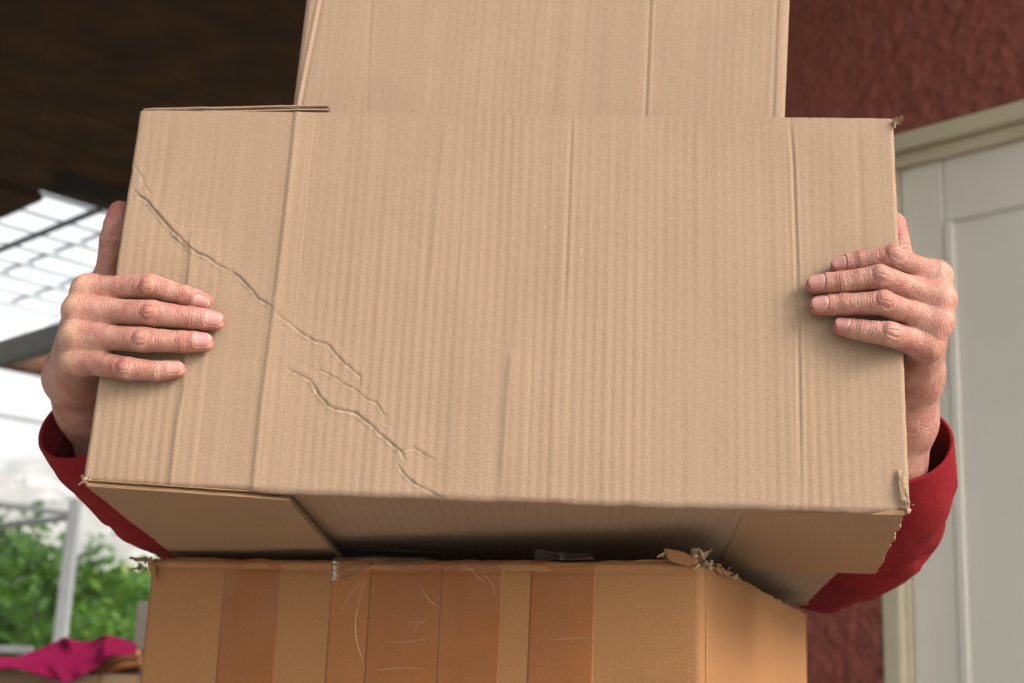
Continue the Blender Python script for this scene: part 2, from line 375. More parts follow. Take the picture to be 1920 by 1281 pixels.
# ------------------------------------------------------------------ hands
mm = .001
class Finger:
    def __init__(s, wrist, pts, r, dors, roll=0, nail=(11.5, 5.6), thumb=False):
        """wrist: point; pts: joints MCP,PIP,DIP,tip (or 3 for the thumb); r: radii at joints and mid-bones (mm)"""
        P = [np.asarray(p, float) for p in pts]; st = [wrist, P[0]]; rr = [r[0], r[1]]
        dd = [dors[0], dors[1]]; k = 2
        for i in range(len(P) - 1):
            st.append((P[i] + P[i + 1]) / 2); rr.append(r[k]); k += 1; dd.append((dors[i + 1] + dors[i + 2]) / 2)
            st.append(P[i + 1]); rr.append(r[k]); k += 1; dd.append(dors[i + 2])
        s.P = np.array(st); s.r = np.array(rr) * mm; s.d = np.array([unit(x) for x in dd])
        s.s = np.concatenate([[0], np.cumsum(np.linalg.norm(np.diff(s.P, axis=0), axis=1))])
        s.e = unit(s.P[-1] - s.P[-3]); n = s.d[-1]; n = unit(n - s.e * (n @ s.e)); l = np.cross(s.e, n)
        a = math.radians(roll); s.n = n * math.cos(a) + l * math.sin(a); s.l = np.cross(s.e, s.n)
        s.T = s.P[-1]; s.rt = s.r[-1]; s.nail = nail; s.thumb = thumb
    def sdf(s, X, first=1):
        d = None
        for i in range(first, len(s.P) - 1):
            q = seg_d(X, s.P[i], s.P[i + 1], s.r[i], s.r[i + 1]); d = q if d is None else smin(d, q, .0012)
        return d
    def coords(s, X):
        best = np.full(len(X), 1e9); S_ = np.zeros(len(X)); th = np.zeros(len(X)); rr = np.zeros(len(X))
        for i in range(len(s.P) - 1):
            a, b = s.P[i], s.P[i + 1]; ab = b - a; L2 = ab @ ab
            t = np.clip((X - a) @ ab / L2, 0 if i else -9, 1 if i < len(s.P) - 2 else 1.6); tq = np.clip(t, 0, 1); c = a + tq[:, None] * ab
            d = np.linalg.norm(X - c, axis=1) - (s.r[i] + (s.r[i + 1] - s.r[i]) * tq)
            m = d < best; e = ab / math.sqrt(L2)
            dn = s.d[i] + (s.d[i + 1] - s.d[i]) * tq[:, None]; dn = dn - e * (dn @ e)[:, None]; dn /= np.linalg.norm(dn, axis=1)[:, None]
            ln = np.cross(e, dn); v = X - c
            tt = np.arctan2((v * ln).sum(1), (v * dn).sum(1))
            best = np.where(m, d, best); S_ = np.where(m, s.s[i] + t * math.sqrt(L2), S_); th = np.where(m, tt, th)
            rr = np.where(m, s.r[i] + (s.r[i + 1] - s.r[i]) * tq, rr)
        return best, S_, th, rr
    def nail_xy(s, X):
        v = X - s.T; x = v @ s.e; a = v @ s.n; b = v @ s.l; return x, np.arctan2(b, a)
    def nail_mesh(s):
        L, hw = s.nail; L *= mm; hw *= mm; x1 = s.rt * .74; x0 = x1 - L; fm = hw / (s.rt * 1.02)
        na, nb = 17, 15; V = []; pc = []; lu = []
        for i in range(na):
            for j in range(nb):
                b = -1 + 2 * j / (nb - 1); a = i / (na - 1)
                xs = x0 + .30 * hw * b * b * b * b + .22 * hw * b * b; xe = x1 - .42 * hw * b * b - .16 * hw * abs(b) ** 5
                x = xs + (xe - xs) * a; ph = b * fm; dr = math.cos(ph) * s.n + math.sin(ph) * s.l
                xc = min(x, s.rt * .15); p = s.T + s.e * xc + dr * s.rt * 1.6
                for _ in range(8): p = p - dr * s.sdf(p[None])[0]
                h = (p - s.T - s.e * xc) @ dr
                if x > xc: h *= 1 - .20 * ((x - xc) / s.rt) ** 2
                edge = max(abs(b) ** 8, (1 - a) ** 14)
                V.append(s.T + s.e * x + dr * (h + .00012 - .00045 * edge)); pc.append((b * hw, a * L, 0)); lu.append(a)
        F = [(i * nb + j, i * nb + j + 1, (i + 1) * nb + j + 1, (i + 1) * nb + j) for i in range(na - 1) for j in range(nb - 1)]
        V = np.array(V); pc = np.array(pc); lu = np.array(lu)
        ring = [i * nb for i in range(na)] + [(na - 1) * nb + j for j in range(1, nb)] + [i * nb + nb - 1 for i in range(na - 2, -1, -1)] + [j for j in range(nb - 2, 0, -1)]
        k = len(V); c = V[ring] - s.n * .0007 - s.e * .0002; V = np.concatenate([V, c]); pc = np.concatenate([pc, pc[ring]]); lu = np.concatenate([lu, lu[ring]])
        m_ = len(ring)
        F += [(ring[q], ring[(q + 1) % m_], k + (q + 1) % m_, k + q) for q in range(m_)]
        return V, F, pc, lu

def build_hand(sg, joints, wrists, forearm, thumb, palm, spec):
    """sg -1 left of picture, +1 right.  joints: px,py,off(mm)"""
    OUT = BX * sg; CAMN = -BY; UP = BZ
    f = lambda q: fp(q[0], q[1], q[2] * mm)
    fingers = []
    for j, (js, w) in enumerate(zip(joints, wrists)):
        P = [f(q) for q in js]
        dors = [unit(OUT * 1.0 + CAMN * .2), unit(OUT * .75 + CAMN * .75), unit(CAMN + OUT * .15 + UP * spec['updor'][j]), unit(CAMN + UP * spec['updor'][j]), unit(CAMN + UP * spec['updor'][j])]
        fingers.append(Finger(f(w), P, spec['r'][j], dors, spec['roll'][j], spec['nail'][j]))
    tP = [f(q) for q in thumb]
    th = Finger(tP[0], tP[1:], spec['rt'], [OUT, OUT, unit(OUT * .8 + BY * .4), unit(OUT * .5 + BY * .8)], 0, (13, 7), True)
    # base
    segs = []
    for fg in fingers: segs.append((fg.P[0], fg.P[1], fg.r[0], fg.r[1] * .93))
    webs = []
    for a, b_ in zip(fingers[:-1], fingers[1:]):
        t = .36; pa = a.P[1] + (a.P[3] - a.P[1]) * t - CAMN * .0022; pb = b_.P[1] + (b_.P[3] - b_.P[1]) * t - CAMN * .0022
        webs.append((pa, pb, .0062, .0062)); webs.append((a.P[1] - CAMN * .002 - OUT * .002, b_.P[1] - CAMN * .002 - OUT * .002, a.r[1] * .82, b_.r[1] * .82))
        webs.append(((a.P[1] + b_.P[1]) / 2 - CAMN * .001, (pa + pb) / 2, .0098, .0066)); webs.append(((a.P[1] + b_.P[1]) / 2 - OUT * .001, (a.P[0] + b_.P[0]) / 2, .0098, .013))
    palms = [(f(a), f(b_), ra * mm, rb * mm) for a, b_, ra, rb in palm]
    arm = [(f(q[:3]), q[3] * mm) for q in forearm]
    bumps = [(fg.P[1] + fg.d[1] * .0035, fg.r[1] * .80) for fg in fingers]
    tend = []
    for fg in fingers:
        u0 = fg.P[1] + fg.d[1] * fg.r[1] * .78; u1 = fg.P[0] + fg.d[0] * fg.r[0] * .86; tend.append((u0, u0 + (u1 - u0) * .75, .0024, .0012))
    def base(X):
        d = None
        for a, b_, ra, rb in segs:
            q = seg_d(X, a, b_, ra, rb); d = q if d is None else smin(d, q, .007)
        for a, b_, ra, rb in palms: d = smin(d, seg_d(X, a, b_, ra, rb), .012)
        for (a, ra), (b_, rb) in zip(arm[:-1], arm[1:]): d = smin(d, seg_d(X, a, b_, ra, rb), .014)
        for a, b_, ra, rb in webs: d = smin(d, seg_d(X, a, b_, ra, rb), .005)
        for c, r in bumps: d = smin(d, np.linalg.norm(X - c, axis=1) - r, .005)
        for a, b_, ra, rb in tend: d = smin(d, seg_d(X, a, b_, ra, rb), .004)
        d = smin(d, seg_d(X, th.P[0], th.P[1], th.r[0], th.r[1]), .012)
        return d
    def sdf(X):
        B = base(X); d = B
        for fg in fingers: d = np.minimum(d, smin(B, fg.sdf(X), .0045))
        return np.minimum(d, smin(B, th.sdf(X), .007))
    pts = np.concatenate([fg.P for fg in fingers] + [th.P, np.array([a for a, _ in arm])])
    lo = pts.min(0) - .030; hi = pts.max(0) + .030
    V, F = nets(sdf, lo, hi, .0006, 4)
    n = gradn(sdf, V)
    for _ in range(2): V = V - n * np.clip(sdf(V), -.0006, .0006)[:, None]
    n = gradn(sdf, V)
    best = np.full(len(V), 1e9); fc = np.zeros((len(V), 3)); disp = np.zeros(len(V)); red = np.zeros(len(V)); pale = np.zeros(len(V)); gro = np.zeros(len(V))
    for k, fg in enumerate(fingers + [th]):
        d, s_, a_, r_ = fg.coords(V); m = d < best - (.0004 if k else 0); best = np.where(m, d, best)
        X3 = np.stack([s_, a_ * r_, np.full(len(V), k * .05)], 1); fc[m] = X3[m]
        cs = np.cos(a_); dm = np.clip((cs - .05) / .7, 0, 1); dm = dm * dm * (3 - 2 * dm); v = a_ * r_
        nz = noise3(V * 260, 5 + k) * .5 + noise3(V * 600, 9 + k) * .35; nz2 = fbm(V * 90, 2, 31 + k)
        D = np.zeros(len(V)); Gv = np.zeros(len(V)); Rv = np.zeros(len(V)); Pv = np.zeros(len(V))
        if not fg.thumb:
            u = s_ - fg.s[3]; e = np.sqrt(u * u + (.62 * v) ** 2)
            w = np.exp(-(e / .0062) ** 2) * dm; ph = np.sin(2 * np.pi * e / .0026 + 3.4 * nz + .4)
            D += .00050 * np.exp(-(e / .0040) ** 2) * dm - .00050 * np.exp(-((e - .0047) / .0013) ** 2) * dm
            gr = np.clip(-ph - .1, 0, 1) ** 1.5 * w * (.6 + .5 * nz2); D -= .00062 * gr; Gv += gr * 1.4
            uw = np.sin(2 * np.pi * u / .0019 + 2.2 * nz + 60 * v); wr = np.exp(-((np.abs(u) - .0085) / .004) ** 2) * dm
            g3 = np.clip(-uw, 0, 1) * wr; D -= .00022 * g3; Gv += .5 * g3
            Rv += .38 * np.exp(-(e / .0075) ** 2) * dm * (.6 + .6 * nz2)
            u = s_ - fg.s[5]; w = np.exp(-(u / .0030) ** 2) * dm; ph = np.sin(2 * np.pi * u / .0021 + 1.6 * nz + .9)
            gr = np.clip(-ph, 0, 1) ** 1.5 * w * (.7 + .5 * nz2); D -= .00045 * gr; Gv += gr * 1.1; D += .00022 * w
            ue = s_ - fg.s[7]; Rv += .75 * np.clip((ue + .011) / .012, 0, 1)
            u = s_ - fg.s[1]; w = np.exp(-(u / .010) ** 2) * dm
            ph = np.sin(2 * np.pi * u / .0020 + 2.4 * nz + 1.0 * np.sin(v * 500)); gr = np.clip(-ph - .1, 0, 1) * w; D -= .00022 * gr * spec['mcpw']; Gv += .5 * gr * spec['mcpw']
            Rv += spec['mcpred'] * np.exp(-((u + .001) / .009) ** 2) * np.clip(cs, 0, 1); Pv += spec['mcppale'] * np.exp(-(u / .006) ** 2) * np.clip(cs * 1.6 - .6, 0, 1)
            # proximal bone: faint cross lines
            t = np.clip((s_ - fg.s[1]) / .012, 0, 1) * np.clip((fg.s[3] - s_) / .006, 0, 1)
            ph = np.sin(2 * np.pi * s_ / .0021 + 3 * nz + 150 * v); D -= .00008 * np.clip(-ph, 0, 1) * t * dm; Gv += .14 * np.clip(-ph, 0, 1) * t
        else:
            u = s_ - fg.s[3]; w = np.exp(-(u / .006) ** 2); ph = np.sin(2 * np.pi * u / .0022 + 2 * nz); D -= .0002 * np.clip(-ph, 0, 1) * w; Gv += .5 * np.clip(-ph, 0, 1) * w
            Rv += .8 * np.clip((s_ - fg.s[5] + .016) / .014, 0, 1)
        # nail bed
        x, phi = fg.nail_xy(V); L, hw = np.array(fg.nail) * mm; x1 = fg.rt * .74; x0 = x1 - L; fm = hw / (fg.rt * 1.02); b_ = phi / fm
        xs = x0 + .22 * hw * b_ ** 2
        ins = np.clip((x - xs + .0002) / .0006, 0, 1) * np.clip((1.03 - np.abs(b_)) / .10, 0, 1) * (np.abs(b_) < 1.3)
        D -= .00075 * ins * (np.linalg.norm(V - fg.T, axis=1) < .02)
        fold = np.exp(-((x - xs + .0008) / .0009) ** 2) * (np.abs(b_) < 1.1) + np.exp(-((np.abs(b_) - 1.16) / .12) ** 2) * np.clip((x - x0) / .002, 0, 1) * (x < x1 * .55)
        fold = np.clip(fold, 0, 1) * (np.linalg.norm(V - fg.T, axis=1) < .02); D += .00022 * fold; Rv += .3 * fold
        disp[m] = D[m]; red[m] = Rv[m]; pale[m] = Pv[m]; gro[m] = Gv[m]
    disp += .00028 * fbm(V * 160, 3, 77) 
    # wrist skin folds
    V = V + n * disp[:, None]
    red += .25 * np.clip(fbm(V * 45, 3, 50), -1, 1)
    nails = [fg.nail_mesh() for fg in fingers + [th]]
    return V, F, fc, np.clip(red, 0, 1), np.clip(pale, 0, 1), np.clip(gro, 0, 1), nails, fingers + [th], arm, n

RI = [15, 11.8, 8.7, 8.7, 7.6, 7.4, 7.1, 6.3]; RM = [15, 12.3, 9.3, 9.3, 8.2, 8.1, 7.7, 6.9]
RRG = [15, 11.8, 8.9, 8.9, 7.9, 7.8, 7.5, 6.8]; RP = [14, 10.8, 8.5, 8.1, 7.1, 7.0, 6.7, 6.1]
left = build_hand(-1,
    joints=[[(168, 546, 1), (282, 536, 13.5), (344, 554, 9), (383, 567, 6.5)],
            [(153, 583, 3), (285, 588, 14.5), (357, 596, 10), (403, 602, 7)],
            [(148, 630, 2), (269, 637, 13.5), (340, 641, 9.5), (382, 642, 7)],
            [(148, 676, -4), (239, 691, 11), (292, 696, 8), (331, 693, 6.3)]],
    wrists=[(150, 665, -76), (130, 690, -66), (124, 705, -58), (128, 722, -50)],
    forearm=[(140, 712, -64, 20), (165, 765, -92, 22), (215, 850, -130, 25), (245, 895, -152, 26)],
    thumb=[(176, 640, -66), (196, 545, -46), (214, 450, -34), (225, 398, -31)],
    palm=[((178, 590, -22), (160, 690, -55), 13, 16), ((172, 640, -18), (158, 715, -50), 13, 16), ((186, 560, -24), (176, 640, -60), 11, 15)],
    spec=dict(r=[RI, RM, RRG, RP], rt=[15, 12.8, 9.2, 10.7, 10.1, 8.6], roll=[0, 0, 0, 0], updor=[-.45, 0, .05, .0],
              nail=[(11.5, 5.6), (12, 6.2), (11.8, 6.1), (10, 5.4)], mcpw=.6, mcpred=.25, mcppale=1.0))
right = build_hand(1,
    joints=[[(1750, 519, 0), (1674, 481, 16), (1614, 490, 11), (1574, 499, 6.8)],
            [(1757, 562, 3), (1650, 521, 17), (1578, 530, 11), (1530, 534, 7.2)],
            [(1752, 607, 1), (1656, 568, 16.5), (1584, 571, 11), (1536, 574, 7.3)],
            [(1735, 648, -5), (1667, 626, 13), (1617, 620, 9.5), (1579, 613, 6.6)]],
    wrists=[(1722, 655, -76), (1724, 680, -66), (1724, 698, -58), (1716, 716, -50)],
    forearm=[(1712, 712, -64, 20), (1699, 790, -88, 20.5), (1672, 870, -118, 23), (1650, 915, -145, 24)],
    thumb=[(1712, 620, -62), (1708, 540, -48), (1684, 470, -42), (1677, 420, -42)],
    palm=[((1712, 590, -22), (1706, 690, -55), 13, 16), ((1710, 620, -18), (1704, 700, -48), 13, 16), ((1712, 560, -24), (1710, 620, -60), 11, 15)],
    spec=dict(r=[RI, RM, RRG, [14, 11, 9, 8.8, 7.8, 7.5, 7.1, 6.4]], rt=[14, 11, 9.5, 9.6, 9.4, 8.6], roll=[0, 0, 0, 0], updor=[.25, .12, .1, .25],
              nail=[(10.5, 5.6), (12.2, 6.4), (12, 6.3), (10.5, 5.7)], mcpw=.6, mcpred=.5, mcppale=.4))
# ------------------------------------------------------------------ cardboard boxes
def proj(P):
    q = (np.atleast_2d(P) - C0) @ R
    return np.stack([CX + FPX * q[:, 0] / -q[:, 2], CY - FPX * q[:, 1] / -q[:, 2]], 1)
def loc(p): p = np.asarray(p) - BT; return np.stack([p @ BX, p @ BY, p @ BZ], -1)
def plane_pt(x, y, p0, n):
    d = ray(x, y); return C0 + d * ((np.asarray(p0) - C0) @ n / (d @ n))
def pl_dist(Q, line):
    """signed distance of 2-D points to a polyline, and 0..1 fade towards its ends"""
    best = np.full(len(Q), 1e9); sgn = np.zeros(len(Q)); tt = np.zeros(len(Q)); L = np.concatenate([[0], np.cumsum(np.linalg.norm(np.diff(line, axis=0), axis=1))])
    for i in range(len(line) - 1):
        a, b = line[i], line[i + 1]; ab = b - a; t = np.clip((Q - a) @ ab / (ab @ ab), 0, 1); c = a + t[:, None] * ab; v = Q - c
        d = np.hypot(v[:, 0], v[:, 1]); m = d < best; best = np.where(m, d, best); s = np.sign(ab[0] * v[:, 1] - ab[1] * v[:, 0]); sgn = np.where(m, s, sgn); tt = np.where(m, L[i] + t * (L[i + 1] - L[i]), tt)
    return best * sgn, tt / L[-1]
def panel(name, c4, n, th, nu, nv, mat, parent, disp=None, swap=False, wob=None, pco=(0, 0)):
    """plate: corners BL,BR,TR,TL of its outer face, outward normal n"""
    BL, BRr, TR, TL = [np.asarray(c, float) for c in c4]
    u, v = np.meshgrid(np.linspace(0, 1, nu), np.linspace(0, 1, nv), indexing='xy'); u = u.ravel(); v = v.ravel()
    P = BL * ((1 - u) * (1 - v))[:, None] + BRr * (u * (1 - v))[:, None] + TR * (u * v)[:, None] + TL * ((1 - u) * v)[:, None]
    W = np.linalg.norm(BRr - BL); H = np.linalg.norm(TL - BL); a, b = u * W, v * H
    if wob is not None: P = P + wob(u, v, P)
    d = disp(a, b, P) if disp is not None else 0 * a
    V = P + n * d[:, None]
    F = [(j * nu + i, j * nu + i + 1, (j + 1) * nu + i + 1, (j + 1) * nu + i) for j in range(nv - 1) for i in range(nu - 1)] if nu * nv < 5000 else None
    if F is None:
        i, j = np.meshgrid(np.arange(nu - 1), np.arange(nv - 1), indexing='xy'); q = (j * nu + i).ravel(); F = np.stack([q, q + 1, q + nu + 1, q + nu], 1)
    else: F = np.array(F)
    ring = np.concatenate([np.arange(nu), np.arange(2, nv + 1) * nu - 1, (nv - 1) * nu + np.arange(nu - 2, -1, -1), np.arange(nv - 2, 0, -1) * nu])
    k = len(V); m_ = len(ring); rb = P[ring] - n * th + n * d[ring][:, None]
    V = np.concatenate([V, rb]); q = np.arange(m_); q1 = (q + 1) % m_
    F = np.concatenate([F, np.stack([ring[q], k + q, k + q1, ring[q1]], 1)])
    # back: coarse strip from ring to ring opposite side
    bl, br, tr, tl = k, k + nu - 1, k + nu - 1 + nv - 1, k + 2 * (nu - 1) + nv - 1
    c = [nu - 1, nv - 1, nu - 1, nv - 1]
    V = np.concatenate([V, [V[k:k + m_].mean(0)]]); ctr = len(V) - 1
    F = np.concatenate([F, np.stack([k + q, np.full(m_, ctr), np.full(m_, ctr), k + q1], 1)])
    Fl = F.tolist(); Fl = [f if f[1] != f[2] else [f[0], f[1], f[3]] for f in Fl[-m_:]]
    pa, pb = (b, a) if swap else (a, b)
    pc = np.stack([pa + pco[0], pb + pco[1], 0 * a], 1); pc = np.concatenate([pc, pc[ring], pc[:1]])
    return mesh_mixed(name, V, F[:-m_], Fl, mat, parent, pc)
def mesh_mixed(name, V, F4, F3, mat, parent, pc):
    base = np.array(parent['_b'][:]) if parent is not None else np.zeros(3)
    me = bpy.data.meshes.new(name); n4 = len(F4); n3 = len(F3)
    me.vertices.add(len(V)); me.vertices.foreach_set('co', (V - base).astype(np.float32).ravel())
    loops = np.concatenate([np.asarray(F4).ravel(), np.asarray(F3).ravel()]).astype(np.int32); me.loops.add(len(loops)); me.loops.foreach_set('vertex_index', loops)
    me.polygons.add(n4 + n3); me.polygons.foreach_set('loop_start', np.concatenate([np.arange(n4) * 4, n4 * 4 + np.arange(n3) * 3]).astype(np.int32))
    me.update(calc_edges=True); me.validate(); me.polygons.foreach_set('use_smooth', np.ones(len(me.polygons), bool))
    me.set_sharp_from_angle(angle=math.radians(50))
    a = me.attributes.new('pc', 'FLOAT_VECTOR', 'POINT'); a.data.foreach_set('vector', pc.astype(np.float32).ravel())
    me.materials.append(mat); o = bpy.data.objects.new(name, me); COL.objects.link(o); o.parent = parent; return o
def corr_plate(name, c4, n, th, mat, parent, pitch=.0075, swap=False, rag=.0006, seed=0, lt=.0005):
    """corrugated board with its layers showing: two liners and the wavy medium; flutes run from side 0 (BL-BR) ... along u"""
    BL, BRr, TR, TL = [np.asarray(c, float) for c in c4]; W = np.linalg.norm(BRr - BL); H = np.linalg.norm(TL - BL)
    parts = []; pcs = []
    nu, nv = 60, 40
    u, v = np.meshgrid(np.linspace(0, 1, nu), np.linspace(0, 1, nv), indexing='xy'); u = u.ravel(); v = v.ravel()
    P = BL * ((1 - u) * (1 - v))[:, None] + BRr * (u * (1 - v))[:, None] + TR * (u * v)[:, None] + TL * ((1 - u) * v)[:, None]
    e = (np.abs(u - .5) > .499) | (np.abs(v - .5) > .499)
    du, dv = unit(BRr - BL), unit(TL - BL)
    i, j = np.meshgrid(np.arange(nu - 1), np.arange(nv - 1), indexing='xy'); q = (j * nu + i).ravel(); F = np.stack([q, q + 1, q + nu + 1, q + nu], 1)
    for k, z in enumerate((0, -th)):
        r = fbm(P * 150 + k * 7 + seed, 2, 3 + k) * rag * 1.5; jt = (du * r[:, None] + dv * r[:, None]) * e[:, None]
        b = fbm(P * 30 + seed, 2, 9)[:, None] * .0006 * n
        for q2, zz in ((0, 0), (1, -lt)):
            ff = F if (q2 == 0) else F[:, ::-1]
            parts.append((P + jt + b + n * (z + zz + (lt if k else 0)), ff)); pcs.append(np.stack([v * H if swap else u * W, u * W if swap else v * H, 0 * u], 1))
        rg_ = np.concatenate([np.arange(nu), np.arange(2, nv + 1) * nu - 1, (nv - 1) * nu + np.arange(nu - 2, -1, -1), np.arange(nv - 2, 0, -1) * nu]); K_ = len(rg_); a_ = np.arange(K_); n_ = (a_ + 1) % K_
        top, bot = parts[-2][0][rg_], parts[-1][0][rg_]; parts.append((np.concatenate([top, bot]), np.stack([a_, a_ + K_, n_ + K_, n_], 1))); pcs.append(np.concatenate([top, bot])[:, [0, 2, 1]])
    # medium: waves along v
    nw = max(8, int(H / pitch) * 8); vv = np.linspace(.002, .998, nw); V = []; 
    for uu in (.0, .5, 1.0):
        base = (BL * (1 - uu) + BRr * uu)[None] * (1 - vv)[:, None] + (TL * (1 - uu) + TR * uu)[None] * vv[:, None]
        V.append(base + n * (-th / 2 + (th / 2 - .0005) * np.sin(2 * np.pi * vv * H / pitch))[:, None])
    V = np.concatenate(V); q = np.arange(nw - 1); Fm = np.concatenate([np.stack([q + s * nw, q + 1 + s * nw, q + 1 + (s + 1) * nw, q + (s + 1) * nw], 1) for s in (0, 1)])
    parts.append((V, Fm)); pcs.append(V * 1.0)
    VV = []; FF = []; k = 0
    for v_, f_ in parts: VV.append(v_); FF.append(f_ + k); k += len(v_)
    return mesh_obj(name, np.concatenate(VV), np.concatenate(FF), mat, parent, pc=np.concatenate(pcs))
def torn(name, poly, Yf, mat, parent, th=.0006, rag=.8, seed=0, n=70, curl=0.0):
    """ragged scrap of liner: outline in sight lines, depth Yf(px,py); own thickness"""
    poly = np.array(poly, float); m_ = len(poly); r = np.random.default_rng(seed); o = []
    for i in range(m_):
        a, b = poly[i], poly[(i + 1) % m_]; k = max(2, int(np.hypot(*(b - a)) / 3.5)); t = np.arange(k)[:, None] / k
        q = a + (b - a) * t; nn = np.array([-(b - a)[1], (b - a)[0]]) / (np.hypot(*(b - a)) + 1e-9); q[1:] += nn * r.normal(size=(k - 1, 1)) * rag; o.append(q)
    o = np.concatenate(o); c = o.mean(0); rings = [c + (o - c) * s for s in (1, .75, .5, .25)]
    V = []
    for back in (0, 1):
        for rg in rings + [c[None]]:
            for x, y in rg: V.append(at_y(x, y, Yf(x, y) + back * th + .0004 * math.sin(x * .7 + y * .9)))
    K = len(o); F = []; half = 4 * K + 1
    for s in range(3):
        for i in range(K): F.append((s * K + i, s * K + (i + 1) % K, (s + 1) * K + (i + 1) % K, (s + 1) * K + i))
    for i in range(K): F.append((3 * K + i, 3 * K + (i + 1) % K, 4 * K))
    F += [tuple(q + half for q in f[::-1]) for f in F]
    for i in range(K): F.append((i, half + i, half + (i + 1) % K, (i + 1) % K))
    V = np.array(V)
    return mesh_obj(name, V, F, mat, parent, pc=np.stack([V[:, 0], V[:, 2], 0 * V[:, 0]], 1))
def tuft(name, px, py, Y, parent, k=14, size=.007, seed=0, spread=8, up=(0, -1)):
    k = int(k * .65)
    r = np.random.default_rng(seed); parts = []
    for _ in range(k):
        x, y = px + r.normal() * spread * .5, py + r.normal() * spread * .35; p = at_y(x, y, Y + r.normal() * .0015)
        dr = unit(np.array([up[0] + r.normal() * .8, r.normal() * .5, -up[1] + r.normal() * .7])); sd_ = unit(np.cross(dr, r.normal(size=3))); L = size * .75 * (.3 + r.random() ** 2 * 1.2); w = .0011 + L * (.18 + .30 * r.random()); nn = np.cross(dr, sd_)
        V = []; m_ = 5; cu = r.normal() * 2.2
        for i in range(m_):
            t = i / (m_ - 1); c = p + dr * L * t + nn * cu * L * t * t * .6; ww = w * (1 - .45 * t * t) * (1 + .22 * r.normal())
            V += [c - sd_ * ww, c + sd_ * ww]
        V = np.array(V); F = [(2 * i, 2 * i + 1, 2 * i + 3, 2 * i + 2) for i in range(m_ - 1)]
        V2 = V + nn * .00035; F2 = [tuple(q + 2 * m_ for q in f[::-1]) for f in F]; Fe = [(2 * i, 2 * i + 2, 2 * i + 2 + 2 * m_, 2 * i + 2 * m_) for i in range(m_ - 1)] + [(2 * i + 1, 2 * i + 1 + 2 * m_, 2 * i + 3 + 2 * m_, 2 * i + 3) for i in range(m_ - 1)]
        parts.append((np.concatenate([V, V2]), F + F2 + Fe))
    V, F = merge(parts); return mesh_obj(name, V, F, KTORN, parent, pc=V * 1.0)

# ---- the large box that is carried
box = thing('cardboard_box', 'large wide cardboard box gripped in both hands, with a diagonal crease across its face', 'cardboard box', BT)
H = .2906; D = .405
cTL, cTR, cBR, cBL = fp(262, 207), fp(1676, 222), fp(1708, 962), fp(155, 905)
px = lambda *q: np.array([loc(fp(x, y))[[0, 2]] for x, y in q])
CRE = [  # polyline, amplitude (mm), width (mm), kind
    (px((552, 212), (545, 280), (532, 395), (518, 513), (505, 620), (487, 757), (471, 915)), .95, 1.9, 's'),
    (px((355, 465), (349, 530), (345, 640), (341, 731), (330, 790), (317, 908)), .9, 1.8, 's'),
    (px((1072, 216), (1062, 480), (1058, 600)), .30, 1.5, 'v'), (px((955, 650), (944, 780), (935, 930)), .6, 2.0, 's'),
    (px((1481, 222), (1487, 300), (1494, 500), (1498, 700), (1502, 955)), .55, 1.3, 'v'),
    (px((833, 212), (815, 400), (800, 560)), .4, 2.2, 's'), (px((335, 215), (315, 330), (300, 420)), .22, 3, 's'), (px((1330, 222), (1330, 500)), .12, 3, 's'), (px((1610, 225), (1622, 600)), .14, 3, 'v'),
    (px((246, 303), (256, 315), (266, 333), (274, 352), (285, 365)), .5, 1.4, 'd'),
    (px((247, 350), (262, 368), (280, 381), (292, 396), (303, 407), (320, 428), (343, 450), (362, 470), (383, 479), (405, 495), (431, 508)), 1.0, 1.5, 'd'),
    (px((314, 428), (320, 440), (327, 447), (342, 458), (359, 468), (378, 480)), .5, 1.1, 'd'),
    (px((433, 508), (448, 520), (465, 535), (485, 560), (508, 575)), .75, 1.3, 'd'),
    (px((513, 583), (532, 600), (550, 612), (570, 628), (590, 638), (614, 646), (625, 662), (640, 676), (656, 689), (675, 705), (675, 731)), .65, 1.3, 'd'),
    (px((537, 686), (560, 702), (582, 713), (593, 736), (609, 752), (625, 766), (646, 770), (667, 774), (690, 792), (710, 811), (733, 832), (752, 848), (762, 869)), .8, 1.4, 'd'),
    (px((598, 691), (625, 707), (662, 729), (682, 744), (704, 755), (725, 784)), .55, 1.2, 'd'),
    (px((744, 869), (752, 884), (763, 896), (776, 906), (789, 912), (810, 924), (835, 938)), .8, 1.2, 'd'),
    (px((752, 845), (779, 840), (798, 852), (816, 864)), .4, 1.1, 'd')]
def jit(line, seed):                     # subdivide and shake a fold so that it is not ruler-straight
    r = np.random.default_rng(seed); o = []
    for a, b in zip(line[:-1], line[1:]):
        k = max(1, int(np.linalg.norm(b - a) / .004))
        for i in range(k): o.append(a + (b - a) * i / k + r.normal(size=2) * .00035)
    return np.array(o + [line[-1]])
CRE = [(jit(l, i) if k == 'd' else l, a, w, k) for i, (l, a, w, k) in enumerate(CRE)]
